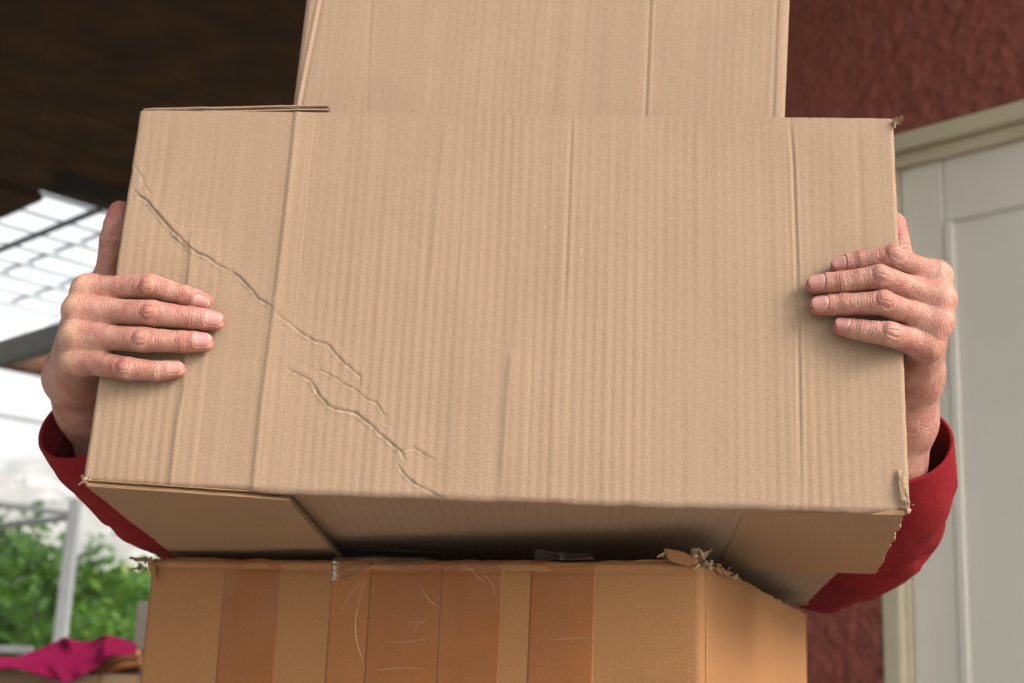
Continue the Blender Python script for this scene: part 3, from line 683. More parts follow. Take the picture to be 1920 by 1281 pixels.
def front_disp(a, b, P):
    global FPALE
    FPALE = np.zeros(len(P)); q = loc(P); X = q[:, [0, 2]]; x, z = X[:, 0], X[:, 1]
    h = .0011 * fbm(np.stack([x * 7, z * 7, 0 * x], 1), 3, 2)
    pit = .00705; wv = np.sin(2 * np.pi * (x + .0008 * noise3(np.stack([x * 6, z * 5, 0 * x], 1), 3)) / pit)
    env = .6 + .6 * noise3(p3(x * 22, z * 2.5), 6); h += .00011 * wv * np.clip(env, .1, 1.3)
    h += .00030 * noise3(np.stack([x * 75, z * 1.6, 0 * x], 1), 12) * (.5 + .5 * noise3(p3(x * 9, z * 3), 8)) + .00012 * noise3(np.stack([x * 150, z * 5, 0 * x], 1), 13)
    for i_, (l, A_, w, k) in enumerate(CRE):
        m = (x > l[:, 0].min() - .015) & (x < l[:, 0].max() + .015) & (z > l[:, 1].min() - .015) & (z < l[:, 1].max() + .015)
        d, t = pl_dist(X[m], l); d = d * 1000; w = w * (.72 if k == 'd' else 1); fade = np.clip(np.minimum(t, 1 - t) * 12 + .15, 0, 1) if k == 'd' else np.clip(np.minimum(t * 2.5, (1 - t)) * 4 + .1, 0, 1) if A_ <= .6 and k != 'x' else 1
        if k == 'd':
            mod = 1.05 + .6 * noise3(p3(t * len(l) * .3, i_ * 3.1), 44); s = (-np.exp(-np.abs(d) / (w * .6)) * .55 + .5 * np.exp(-np.abs(d + 1.3 * w) / (1.0 * w)) + .62 * np.tanh(d / w) * np.exp(-np.abs(d) / 9)) * np.clip(mod, .7, 1.5) + .32 * fbm(np.stack([X[m][:, 0] * 260, X[m][:, 1] * 260, 0 * d], 1), 3, 71) * np.exp(-np.abs(d) / 4.5)
        elif k == 's': s = .8 / (1 + np.exp(-d / w * 2.4)) * np.exp(-np.abs(d) / 14) + .35 * np.exp(-((d - w) / w) ** 2)
        else: s = -np.exp(-(d / w) ** 2) + .5 * np.exp(-((np.abs(d) - 1.8 * w) / w) ** 2)
        if k == 'd': FPALE[np.nonzero(m)[0]] = np.maximum(FPALE[np.nonzero(m)[0]], np.exp(-((d + 1.2 * w) / (w * .9)) ** 2) * fade * np.clip(A_ * 1.4, .4, 1) * np.clip(.7 + 1.2 * noise3(np.stack([X[m][:, 0] * 400, X[m][:, 1] * 400, 0 * d], 1), 88), 0, 1))
        h[m] += A_ * .00125 * s * fade
    # rounded rim towards the folds
    W = .56; e = np.minimum(np.minimum(z + .0, .30), b); e = np.minimum(b, 1)
    for edge, rr in ((b, .004), (a, .0025)):
        t = np.clip(1 - edge / rr, 0, 1); h -= .0022 * (t ** 2) * (rr / .004)
    amax = a.max(); t = np.clip(1 - (amax - a) / .0035, 0, 1); h -= .002 * t ** 2
    return h
def front_wob(u, v, P):
    r = .0009 * fbm(np.stack([P[:, 0] * 60, P[:, 2] * 60, 0 * u], 1), 3, 21)
    eb = np.clip(1 - v / .02, 0, 1); et = np.clip(1 - (1 - v) / .01, 0, 1); el = np.clip(1 - u / .01, 0, 1); er = np.clip(1 - (1 - u) / .01, 0, 1)
    bow = -.0022 * np.sin(np.pi * u) * np.clip(1 - v / .3, 0, 1)
    return BZ * ((eb * 1.1 + et * .35) * r + bow)[:, None] + BX * ((el + er) * r * .5)[:, None]
fpo = panel('front_panel', (cBL, cBR, cTR, cTL), -BY, .003, 720, 372, KB, box, front_disp, wob=front_wob)
at_ = fpo.data.attributes.new('fold_pale', 'FLOAT', 'POINT'); at_.data.foreach_set('value', np.concatenate([FPALE, np.zeros(len(fpo.data.vertices) - len(FPALE))]).astype(np.float32))
bk = BY * D
ins = .004
panel('side_panel', (cBL + bk + BZ * .006, cBL + BY * ins + BZ * .006, cTL + BY * ins, cTL + bk), -BX, .004, 60, 40, KF, box, lambda a, b, P: .0012 * fbm(P * 14, 3, 3), pco=(2, 0))
panel('side_panel', (cBR + BY * ins + BZ * .006, cBR + bk + BZ * .006, cTR + bk, cTR + BY * ins), BX, .004, 60, 40, KF, box, lambda a, b, P: .0012 * fbm(P * 14, 3, 4) - .001, pco=(3, 0))
panel('back_panel', (cBR + bk, cBL + bk, cTL + bk, cTR + bk), BY, .004, 30, 20, KF, box, pco=(4, 0))
panel('top_flap', (cTL + BY * ins - BZ * .002, cTR + BY * ins - BZ * .002, cTR + bk - BZ * .002, cTL + bk - BZ * .002), BZ, .004, 60, 40, KF, box, lambda a, b, P: .001 * fbm(P * 14, 3, 5), pco=(5, 0))
def bp(x, y, drop): return plane_pt(x, y, BT - BZ * drop, BZ)
# underside: front main flap, rear main flap, one short flap at each end
f1, f2 = bp(900, 1031, .0), None
ly = float(loc(f1)[1]); lyr = ly + .030
Lp = lambda lx, y_, lz: BT + BX * lx + BY * y_ + BZ * lz
z0 = float(loc(cBL)[2]); z1 = float(loc(cBR)[2]); WW = float(loc(cBR)[0])
panel('bottom_flap', (Lp(.002, .004, z0 + .0008), Lp(.002, ly + .004, .0010), Lp(WW - .002, ly + .05, .0008), Lp(WW - .002, .004, z1 + .0008)), -BZ, .004, 40, 60, KU, box, lambda a, b, P: .0012 * fbm(P * 12, 3, 6) - .0, swap=True, pco=(6, 0))
panel('bottom_flap', (Lp(.002, lyr, .004), Lp(.002, D, .001), Lp(WW - .001, D, .0005), Lp(WW - .001, ly + .054, .003)), -BZ, .004, 40, 60, KU, box, lambda a, b, P: .001 * fbm(P * 12, 3, 8), swap=True, pco=(7, 0))
q1 = bp(160, 911, .0035); q2 = bp(541, 938, .0045); q3 = bp(633, 1042, .009); q3b = q2 + (q3 - q2) * 2.6; q4 = q1 + BY * .36 - BZ * .004
corr_plate('bottom_flap', (q2, q1, q4, q3b), -BZ, .0045, KF, box, pitch=.0064, swap=True, seed=3)
# right short flap, hanging a little, its outer edge torn
r1 = bp(1395, 960, -.0003); r2 = bp(1703, 966, .003); r3 = bp(1646, 1076, .016); r4 = bp(1345, 1066, -.0003)
nn = unit(np.cross(r2 - r1, r4 - r1)); nn = nn if nn @ BZ < 0 else -nn
def tw(u, v, P):
    e = np.clip(1 - (1 - u) / .06, 0, 1); r = fbm(np.stack([P[:, 1] * 120, P[:, 2] * 10, 0 * u], 1), 4, 33)
    return BX * (r * .0035 * e - .0015 * e)[:, None]
panel('bottom_flap', (r1, r2, r3, r4), nn, .0032, 70, 60, KF, box, lambda a, b, P: .0015 * fbm(P * 15, 3, 7), wob=tw, pco=(8, 0))
# top left: an extra flap lying over the edge, its layers showing
s1 = plane_pt(266, 206, BT, BY) - BY * .0; t0_ = fp(266, 206) + BY * .002; t1_ = fp(614, 203) + BY * .002
corr_plate('top_flap', (fp(268, 202) + BY * .001, fp(616, 195) + BY * .001, fp(616, 196) + BY * .12 + BZ * .0, fp(268, 201) + BY * .12 + BZ * .0), BZ, .0042, KB, box, pitch=.0062, seed=5, swap=False, lt=.0010)
torn('torn_liner', [(1683, 880), (1690, 882), (1699, 905), (1706, 945), (1700, 946), (1690, 940), (1686, 915)], lambda x, y: fp(x, y, .0016)[1] - .0018 * abs(math.sin((y - 880) / 24)), KTORN, box, rag=.7, seed=4)
tuft('torn_edge', 1681, 228, cTR[1], box, 12, .0042, 2, 7)
tuft('torn_edge', 1703, 956, cBR[1], box, 16, .0042, 3, 9)
tuft('torn_edge', 162, 903, cBL[1] - .001, box, 14, .0045, 4, 9)
torn('torn_liner', [(1675, 222), (1684, 222), (1680, 238), (1677, 243)], lambda x, y: cTR[1] - .002, KTORN, box, seed=9, rag=.8)

# ---- the box on top
def on_top(pxx, lyy, lzz):
    lx = .25
    for _ in range(8):
        a = proj(Lp(lx, lyy, lzz))[0, 0]; b_ = proj(Lp(lx + .001, lyy, lzz))[0, 0]; lx += (pxx - a) / (b_ - a) * .001
    return Lp(lx, lyy, lzz)
SB = .045; hz = H + .0045
tb = thing('cardboard_box', 'narrow tall cardboard box standing topmost on the stack, cut off by the picture top', 'cardboard box', on_top(1000, .15, hz))
a0 = on_top(543, SB, hz); a1 = on_top(1470, SB, hz)
u0 = fp(600, 0, -SB) - a0 * 0; u1 = fp(1481, 0, -SB)
b0 = a0 + (fp(574, 0, -SB) - on_top(543, SB, hz)) * 1.55; b1 = a1 + (u1 - a1) * 1.55
c0 = on_top(540, SB + .20, hz); t_ = c0 + (b0 - a0) / 1.55; t_ = t_ + BX * (570 - proj(t_)[0, 0]) * .00043; c1 = c0 + (t_ - c0) * 1.55
def top_disp(a, b, P):
    q = proj(P); h = .0010 * fbm(P * 9, 3, 41) + .00004 * np.sin(2 * np.pi * a / .0068) + .00022 * noise3(np.stack([a * 90, b * 2, 0 * a], 1), 14)
    l = np.array([[1225, -60], [1213, 220]]) ; d, _ = pl_dist(q, l.astype(float)); d = d * .38; h += .0006 * (-np.exp(-((d - 1.4) / 1.1) ** 2) + .6 * np.exp(-((d + 1.2) / 1.3) ** 2))
    for L_, A_ in (([[1462, -60], [1451, 220]], .0004), ([[612, -60], [560, 200]], -.0009), ([[700, -60], [690, 220]], .00015)):
        d, _ = pl_dist(q, np.array(L_, float)); d = d * .38; h += A_ * (-np.exp(-((d - 1) / 1.2) ** 2) + .6 * np.exp(-((d + 1.2) / 1.3) ** 2))
    am = a.max(); h -= .002 * np.clip(1 - a / .005, 0, 1) ** 2 + .002 * np.clip(1 - (am - a) / .005, 0, 1) ** 2
    return h
panel('front_panel', (a0, a1, b1, b0), -BY, .003, 420, 240, KT, tb, top_disp, pco=(20, 0))
sv = unit(np.cross(b0 - a0, c0 - a0)); sv = sv if sv[0] < 0 else -sv
panel('side_panel', (c0, a0 + BY * .003, b0 + BY * .003, c1), sv, .003, 60, 60, KF, tb, lambda a, b, P: .0022 * fbm(np.stack([P[:, 1] * 30, P[:, 2] * 8, 0 * a], 1), 3, 42), pco=(21, 0))
dB = c0 - a0
panel('side_panel', (a1 + BY * .003, a1 + dB, b1 + dB, b1 + BY * .003), BX, .003, 20, 20, KF, tb, pco=(22, 0))
panel('back_panel', (a1 + dB, c0, c1, b1 + dB), BY, .003, 20, 20, KF, tb, pco=(23, 0))
panel('top_flap', (b0 + BY * .003, b1 + BY * .003, b1 + dB, c1), BZ, .003, 20, 20, KF, tb, pco=(24, 0))

# ---- the taped box at the bottom
YB = 1.17
A_ = at_y(283, 1047, YB); zt = A_[2]; B_ = at_z(1322, 1054, zt); C_ = plane_pt(1512, 1152, A_, BZ); D_ = A_ + (C_ - B_); HB = .44
fx = unit(B_ - A_); fnv = unit(np.cross(fx, [0, 0, 1])); WB = np.linalg.norm(B_ - A_)         # outward normal of the taped face
fnv = fnv if fnv[1] < 0 else -fnv
dz_ = np.array([0, 0, -HB]); ZU = np.array([0, 0, 1.]); zdn = lambda q: np.array([q[0], q[1], zt - HB])
lb = thing('cardboard_box', 'brown cardboard box with stripes of packing tape, lowest in view, under the carried box', 'cardboard box', (A_ + B_ + C_ + D_) / 4 + dz_)
def fr_local(P): q = P - A_; return q @ fx, q @ ZU
def low_disp_xy(x, z):
    P = np.stack([x, z, 0 * x], 1); h = .0012 * fbm(P * 8, 3, 51) + .00018 * noise3(P * [60, 4, 1], 52)
    h += -.0011 * np.exp(-((z + .0085 + .001 * noise3(P * [12, 0, 0], 5)) / .0013) ** 2) + .0010 * np.exp(-((z + .0035) / .003) ** 2) - .0035 * np.clip(1 + z / .003, 0, 1) ** 2
    c = np.array([loc2(290, 1152), loc2(340, 1140), loc2(430, 1122), loc2(520, 1108), loc2(612, 1093)])
    d, t = pl_dist(np.stack([x, z], 1), c); d = d * 1000; h += .00035 * (-np.exp(-(d / 1.2) ** 2) + .6 * np.exp(-((d - 2) / 1.5) ** 2)) * np.clip(np.minimum(t, 1 - t) * 8, 0, 1)
    xl = loc2(300, 1200)[0]; d = (x - xl - .02 * z * 0) * 1000; h += .0003 * (-np.exp(-(d / 1.3) ** 2)); d = (x - loc2(1300, 1200)[0]) * 1000; h += -.0002 * np.exp(-(d / 2) ** 2)
    h -= .003 * np.clip(1 - x / .005, 0, 1) ** 2 + .004 * np.clip(1 - (WB - x) / .008, 0, 1) ** 2
    return h
def loc2(x, y): return np.array(fr_local(plane_pt(x, y, A_, fnv)))
def low_disp(a, b, P): x, z = fr_local(P); return low_disp_xy(x, z)
def low_wob(u, v, P):
    t = np.clip(1 - (1 - v) / .03, 0, 1); r = fbm(np.stack([u * 14, 0 * u, 0 * u], 1), 4, 60); return ZU * ((r * .0028) * t)[:, None]
panel('front_panel', (zdn(A_), zdn(B_), B_, A_), fnv, .003, 420, 330, KO, lb, low_disp, wob=low_wob, pco=(30, 0))
snv = unit(np.cross(C_ - B_, ZU)); snv = snv if snv[0] > 0 else -snv
panel('side_panel', (zdn(B_ + unit(C_ - B_) * .003), zdn(C_), C_, B_ + unit(C_ - B_) * .003), snv, .003, 160, 120, KO, lb,
      lambda a, b, P: .0015 * fbm(P * 8, 3, 55) + .0008 * np.exp(-((P[:, 2] - zt + .012) / .003) ** 2) - .0006 * np.exp(-((P[:, 2] - zt + .019) / .0016) ** 2),
      wob=lambda u, v, P: ZU * (fbm(np.stack([u * 22, 0 * u, 0 * u], 1), 4, 61) * .0025 * np.clip(1 - (1 - v) / .03, 0, 1))[:, None], pco=(31, 0))
panel('side_panel', (zdn(D_), zdn(A_ - fnv * .003), A_ - fnv * .003, D_), -fx, .003, 30, 30, KO, lb, lambda a, b, P: .0015 * fbm(P * 9, 3, 56), pco=(32, 0))
panel('back_panel', (zdn(C_), zdn(D_), D_, C_), -fnv, .003, 20, 20, KO, lb, pco=(33, 0))
bd = unit(D_ - A_); LD = np.linalg.norm(D_ - A_)
panel('top_flap', (A_ - ZU * .006 + bd * .004, B_ - ZU * .006 + bd * .004, B_ + bd * LD * .49 - ZU * .010, A_ + bd * LD * .49 - ZU * .010), ZU, .003, 40, 20, KO, lb, pco=(34, 0))
panel('top_flap', (D_ - ZU * .008, A_ + bd * LD * .51 - ZU * .010, B_ + bd * LD * .51 - ZU * .010, C_ - ZU * .008), ZU, .003, 30, 20, KO, lb, swap=True, pco=(35, 0))
def strip(name, x0, x1, y1, mat, off=.00015, seed=0, wrap=True):
    xa, xb = loc2(x0, 1150)[0], loc2(x1, 1150)[0]; nu, nv = 30, 200; V = []; pc = []
    zs = np.concatenate([[.0012, .0012, .0010, .0004], np.linspace(-.001, -HB + .01, nv - 4)]) if wrap else np.linspace(y1, -HB + .01, nv)
    back = np.array([.035, .010, .004, .0012] + [0] * (nv - 4)) if wrap else np.zeros(nv)
    X = np.linspace(xa, xb, nu); xx, zz = np.meshgrid(X, zs, indexing='xy'); bb = np.repeat(back, nu)
    xx = xx.ravel(); zz = zz.ravel(); e = 1 - np.abs((xx - xa) / (xb - xa) * 2 - 1)
    u_ = xx / WB; wb = fbm(np.stack([u_ * 14, 0 * u_, 0 * u_], 1), 4, 60) * .0028 * np.clip(1 + zz / (.03 * HB), 0, 1)
    h = low_disp_xy(xx, np.minimum(zz, -.0001)) + off + .00012 * fbm(np.stack([xx * 80, zz * 60, 0 * xx + seed], 1), 3, 70)
    P = A_ + np.outer(xx, fx) + np.outer(np.where(bb > 0, zz - .0025, zz), ZU) + np.outer(wb, ZU) + np.outer(h * (bb == 0) + off * (bb > 0), fnv) - np.outer(bb, fnv) + np.outer((bb > 0) * .0012, ZU)
    F = np.array([(j * nu + i + 1, j * nu + i, (j + 1) * nu + i, (j + 1) * nu + i + 1) for j in range(nv - 1) for i in range(nu - 1)])
    o = mesh_obj(name, P, F, mat, lb, pc=np.stack([xx + 30, zz, 0 * xx], 1)); s = o.modifiers.new('s', 'SOLIDIFY'); s.thickness = .00006; s.offset = -1; return o
strip('tape_strip', 415, 522, 0, TP1); strip('tape_strip', 617, 803, 0, TP2, .00012, 1); strip('tape_strip', 690, 826, 0, TP1, .00024, 2); strip('tape_strip', 824, 940, 0, TP1, .00036, 3); strip('tape_strip', 993, 1115, 0, TP1, .00015, 4)
WRK = [[(687, 1085), (674, 1125), (667, 1165), (669, 1200), (678, 1232), (686, 1262)], [(785, 1098), (795, 1112), (806, 1126), (823, 1139)], [(866, 1056), (884, 1070), (898, 1083), (910, 1094)], [(903, 1070), (914, 1084), (924, 1097), (930, 1116)],
       [(640, 1150), (656, 1115), (682, 1090)], [(704, 1256), (750, 1253), (800, 1255)], [(727, 1203), (762, 1204), (802, 1196)], [(1035, 1200), (1075, 1198), (1112, 1196)], [(622, 1068), (622, 1084), (632, 1097)], [(756, 1057), (768, 1060), (778, 1062)], [(728, 1052), (738, 1062), (730, 1078)], [(772, 1165), (790, 1168), (802, 1158)]]
V, F = [], []
parts = []
for i, l in enumerate(WRK):
    q = spline(np.array([plane_pt(x, y, A_, fnv) for x, y in l]), 30); x, z = fr_local(q); h = low_disp_xy(x, z) + .0005; q = q + np.outer(h, fnv); t = np.linspace(0, 1, 30)
    V, F = tube_vf(q, (.00006 + (.00026 if i < 4 else .00013) * np.sin(np.pi * t)), 6); mesh_obj('tape_wrinkle_glint', V, F, TWR, lb, pc=V * 1.0)
YF = lambda x, y: plane_pt(x, y, A_, fnv)[1]
torn('loose_tape', [(845, 1050), (938, 1053), (938, 1066), (905, 1065), (880, 1060)], lambda x, y: YF(x, y) - .005, TCLR, lb, th=.0002, rag=.3, seed=5)
torn('loose_tape', [(1001, 1031), (1030, 1034), (1060, 1037), (1112, 1040), (1112, 1050), (1040, 1050), (1002, 1048)], lambda x, y: YF(x, y) - .004 + .002 * math.sin(x * .2), TCLR, lb, th=.0002, rag=.8, seed=6)
torn('loose_tape', [(626, 1046), (700, 1044), (800, 1046), (800, 1058), (690, 1062), (640, 1064), (630, 1090), (622, 1085)], lambda x, y: YF(x, y) - .0042 + .001 * math.sin(x * .3), TCLR, lb, th=.0002, rag=.8, seed=7)
torn('torn_liner', [(1245, 1029), (1262, 1031), (1285, 1036), (1300, 1043), (1311, 1050), (1309, 1061), (1290, 1061), (1262, 1055), (1252, 1048)], lambda x, y: YF(x, y) - .006 + .0001 * (x - 1245) * 0, KO, lb, th=.0008, rag=.7, seed=8)
torn('torn_liner', [(276, 1049), (284, 1042), (292, 1062), (294, 1091), (284, 1080), (278, 1066)], lambda x, y: YF(x, y) - .003, KO, lb, th=.0006, rag=.5, seed=12)
torn('torn_liner', [(238, 1046), (278, 1043), (278, 1054), (252, 1052), (247, 1049)], lambda x, y: YF(x, y) + .012, KS, lb, th=.003, rag=.8, seed=13)
torn('torn_liner', [(1336, 1062), (1352, 1066), (1376, 1074), (1368, 1082), (1350, 1077)], lambda x, y: B_[1] - .004 + (x - 1322) * .0011, KO, lb, th=.0008, rag=.8, seed=14)
torn('torn_liner', [(1370, 1084), (1384, 1075), (1384, 1087)], lambda x, y: B_[1] + .05, KTORN, lb, th=.0008, rag=.5, seed=15)
tuft('torn_edge', 1312, 1046, YF(1312, 1046) - .004, lb, 14, .0065, 27, 13); tuft('torn_edge', 1330, 1056, B_[1], lb, 22, .0045, 22, 20); tuft('torn_edge', 1352, 1066, B_[1] + .03, lb, 12, .004, 23, 14)
tuft('torn_edge', 266, 1062, YF(266, 1062) + .004, lb, 16, .0045, 24, 9, (0, 1)); tuft('torn_edge', 1252, 1046, YF(1252, 1046) - .003, lb, 6, .004, 26, 8)
# what it stands on (below the picture): another carton
base_c = (A_ + B_ + C_ + D_) / 4; hb2 = zt - HB
ub = thing('cardboard_box', 'plain large carton on the floor carrying the whole stack, below the taped box', 'cardboard box', (base_c[0], base_c[1], 0))
ex = 1.12; cor = [base_c + (q - base_c) * ex for q in (A_, B_, C_, D_)]
cor = [np.array([q[0], q[1], 0.0]) for q in cor]; hh = np.array([0, 0, hb2 - .002])
for i, nmv in enumerate((fnv, snv, -fnv, -snv)):
    a, b_ = cor[i], cor[(i + 1) % 4]; panel(('front_panel', 'side_panel', 'back_panel', 'side_panel')[i], (a, b_, b_ + hh, a + hh), nmv, .004, 20, 20, KS, ub, pco=(40 + i, 0))
panel('top_flap', (cor[0] + hh - ZU * .003, cor[1] + hh - ZU * .003, cor[2] + hh - ZU * .003, cor[3] + hh - ZU * .003), ZU, .004, 20, 20, KS, ub, pco=(45, 0))
# ------------------------------------------------------------------ the place behind
AZ = math.radians(-45); Wd = np.array([math.sin(AZ), math.cos(AZ), 0]); Ud = np.array([math.cos(AZ), -math.sin(AZ), 0]); Zu = np.array([0, 0, 1.])
def UW(u, w, z): return Ud * u + Wd * w + Zu * z
UWALL = 2.33
def on_wall(x, y, u=UWALL): return plane_pt(x, y, Ud * u, Ud)
def st(name, V, F, mat, **k):
    o = mesh_obj(name, V, F, mat, None, **k); o['kind'] = 'structure'; return o
# ground
m, t, b = M('ground_earth'); g = G(t); o_ = g.obj()
g.l(g.mix(g.ramp(g.noise(o_, .25, 6, .65), [(.4, 0), (.62, 1)]), (.06, .09, .03), (.16, .13, .08)), b.inputs['Base Color']); b.inputs['Roughness'].default_value = .95; EARTH = m
st('ground', *hexa([(-690, -55, -1.5), (690, -55, -1.5), (690, 690, -1.5), (-690, 690, -1.5), (-690, -55, -.25), (690, -55, -.25), (690, 690, -.25), (-690, 690, -.25)]), EARTH, smooth=False)
P8 = [UW(*q) for q in ((-9, -9, -.2), (9, -9, -.2), (9, 7.0, -.2), (-9, 7.0, -.2), (-9, -9, 0), (9, -9, 0), (9, 7.0, 0), (-9, 7.0, 0))]
st('terrace_floor', *hexa(P8), PAVE, smooth=False)
# ---- red stucco wall with the doorway
CEIL = 2.75; pj0 = on_wall(1655, 1200); wj = float(pj0 @ Wd); top_ = on_wall(1684, 252); zl = float(top_[2]); w_end = float(on_wall(700, 700) @ Wd)
wr = wj - 1.25
wall = thing('stucco_wall', 'dark red rough stucco house wall around the pale door', 'wall', UW(UWALL, wj, 0))
def stuc_grid(w0, w1, z0, z1, name='stucco_face'):
    nu, nv = max(2, int(abs(w1 - w0) / .006)), max(2, int((z1 - z0) / .006)); nu, nv = min(nu, 420), min(nv, 460)
    w, z = np.meshgrid(np.linspace(w0, w1, nu), np.linspace(z0, z1, nv), indexing='xy'); w = w.ravel(); z = z.ravel()
    q = np.stack([w * 42, z * 34, 0 * w], 1); q = q * 1.5; h = .0125 * np.abs(fbm(q + .8 * noise3(q * .5, 3)[:, None], 3, 90)) ** .9 + .002 * fbm(q * 2.2, 2, 95)
    P = np.outer(UWALL - h, Ud) + np.outer(w, Wd) + np.outer(z, Zu)
    i, j = np.meshgrid(np.arange(nu - 1), np.arange(nv - 1), indexing='xy'); k = (j * nu + i).ravel(); F = np.stack([k, k + nu, k + nu + 1, k + 1], 1)
    mesh_obj(name, P, F, STUC, wall)
def slab(name, w0, w1, z0, z1, u0, u1, mat, parent, bw=0):
    V, F = hexa([UW(u0, w0, z0), UW(u1, w0, z0), UW(u1, w1, z0), UW(u0, w1, z0), UW(u0, w0, z1), UW(u1, w0, z1), UW(u1, w1, z1), UW(u0, w1, z1)])
    o = mesh_obj(name, V, F, mat, parent, smooth=False)
    if bw: bevel(o, bw)
    return o
ZW = 3.1
stuc_grid(wj, w_end, 0, zl); stuc_grid(wr, w_end, zl, ZW, 'stucco_face'); stuc_grid(wr - 2.0, wr, 0, ZW)
slab('wall_core', wj + .002, w_end, 0, ZW, UWALL + .004, UWALL + .30, STUC, wall); slab('wall_core', wr, wj, zl + .002, ZW, UWALL + .004, UWALL + .30, STUC, wall); slab('wall_core', wr - 2, wr, 0, ZW, UWALL + .004, UWALL + .30, STUC, wall)
# ---- door: cream frame, pale boarded leaf with mouldings
dr = thing('panelled_door', 'pale grey panelled door in a cream frame behind the right hand', 'door', UW(UWALL, wj - .5, 0))
w1_ = float(on_wall(1690, 1200, UWALL - .004) @ Wd); ft = wj - w1_; w2_ = float(on_wall(1704, 1200, UWALL + .018) @ Wd)
slab('frame_jamb', wj - ft, wj, 0, zl - .0345, UWALL - .004, UWALL + .10, FRAMEC, dr, .006)
slab('frame_jamb', wr, wr + ft, 0, zl - .0345, UWALL - .004, UWALL + .10, FRAMEC, dr, .006)
for k, (za, zb, uo) in enumerate(((zl - .034, zl, -.006), (zl - .060, zl - .0345, .014))):
    slab('frame_head', wr, wj, za, zb, UWALL + uo, UWALL + .12, FRAMEC, dr, .005)
slab('frame_bead', w2_, wj - ft - .001, 0, zl - .0605, UWALL + .018, UWALL + .10, FRAMEC, dr, .006)
lf = UWALL + .034; dw0 = wr + ft + .002; dw1 = w2_ - .001
gv = on_wall(1780, 700, lf); wg = float(gv @ Wd); gt = on_wall(1780, 415, lf); zg = float(gt[2])
slab('door_stile', wg + .001, dw1, .01, zl - .0605, lf, lf + .04, GREYP, dr, .0025)
slab('top_rail', dw0, wg - .0005, zg + .002, zl - .0605, lf + .0015, lf + .04, GREYP, dr, .0025)
slab('door_panel', dw0 + .02, wg - .018, .02, zg - .0035, lf + .006, lf + .035, GREYP, dr, .002)
slab('panel_moulding', wg - .018, wg, .01, zg, lf - .003, lf + .03, GREYP, dr, .003)
slab('panel_moulding', dw0, wg - .0185, zg - .003, zg + .0015, lf + .003, lf + .03, GREYP, dr, .004)
# ---- ceiling boards (porch roof)
ceil = thing('ceiling', '', '', UW(0, 3.6, CEIL)); 
for k in ('label', 'category'): del ceil[k]
ceil['kind'] = 'structure'; ceil.name = 'ceiling'
pE = at_z(105, 367, CEIL); uE, wE = float(pE @ Ud), float(pE @ Wd); w0 = 0.8
bwid = .145; k = 0; w = w0
def plank(u0, u1, wa, wb):
    z = CEIL + random.uniform(0, .004); V, F = hexa([UW(u0, wa, z), UW(u1, wa, z), UW(u1, wb, z), UW(u0, wb, z), UW(u0, wa, z + .03), UW(u1, wa, z + .03), UW(u1, wb, z + .03), UW(u0, wb, z + .03)])
    o = mesh_obj('plank', V, F, PLNK, ceil, smooth=False)
while w < wE - .01:
    wb = min(w + bwid, wE); plank(-3.2, 7.0, w, wb - .0015); w += bwid
while w < wE + 3.2: plank(-3.2, uE, w, w + bwid - .0015); w += bwid
V, F = hexa([UW(-3.3, w0 - .1, CEIL + .045), UW(7.1, w0 - .1, CEIL + .045), UW(7.1, wE, CEIL + .045), UW(-3.3, wE, CEIL + .045), UW(-3.3, w0 - .1, CEIL + .09), UW(7.1, w0 - .1, CEIL + .09), UW(7.1, wE, CEIL + .09), UW(-3.3, wE, CEIL + .09)])
mesh_obj('roof_deck', V, F, PLNK2, ceil, smooth=False)
V, F = hexa([UW(-3.3, wE, CEIL + .045), UW(uE, wE, CEIL + .045), UW(uE, wE + 3.3, CEIL + .045), UW(-3.3, wE + 3.3, CEIL + .045), UW(-3.3, wE, CEIL + .09), UW(uE, wE, CEIL + .09), UW(uE, wE + 3.3, CEIL + .09), UW(-3.3, wE + 3.3, CEIL + .09)])
mesh_obj('roof_deck', V, F, PLNK2, ceil, smooth=False)
# dark beam under the boards near the opening
bm_ = tag(beam('ceiling_beam', UW(uE - .1, wE - .22, CEIL - .035), UW(7, wE - .22, CEIL - .035), .09, .06, PLNK2), 'dark beam under the ceiling boards above the left thumb', 'beam')
# ---- pergola: light slats both ways, white gutter beam
wG = float(at_z(50, 601, CEIL) @ Wd)
pg = thing('pergola_roof', 'open slatted pergola roof of crossing pale bars beyond the dark ceiling', 'pergola', UW(uE, wE, CEIL))
w = wE + .10
while w < wG - .05: beam('cross_slat', UW(uE, w, CEIL + .03), UW(7.2, w, CEIL + .03), .030, .012, SLATM, pg, .002); w += .225
u = uE + .42
while u < 7.0: beam('long_slat', UW(u, wE, CEIL + .055), UW(u, wG, CEIL + .055), .018, .012, SLATM, pg, .002); u += .27
pu = float(at_z(115, 431, CEIL - .02) @ Ud)
beam('dark_pipe', UW(pu, wE, CEIL - .0), UW(pu, wE + .86, CEIL - .0), .022, .022, DMET, pg, .006)
V, F = tube_vf(spline([UW(pu, wE + .84, CEIL), UW(pu, wE + .90, CEIL - .02), UW(pu - .01, wE + .93, CEIL - .08), UW(pu - .01, wE + .93, CEIL - .16)], 14), .011, 8); mesh_obj('pipe_hook', V, F, DMET, pg)
beam('gutter_beam', UW(-1.0, wG + .03, CEIL - .065), UW(7.2, wG + .03, CEIL - .065), .05, .15, WMET, pg, .006)
beam('eave_beam', UW(-1.0, wG + .30, CEIL - .125), UW(7.2, wG + .30, CEIL - .125), .10, .12, BRWN, pg, .006)
dd0 = at_z(0, 690, 2.42); ud = float(dd0 @ Ud)
tag(beam('dark_beam', UW(ud - .02, float(dd0 @ Wd) - .9, 2.475), UW(ud - .02, float(dd0 @ Wd) + 3, 2.475), .06, .11, DBEAM), 'dark roof beam running away below the pergola at the left edge', 'beam')
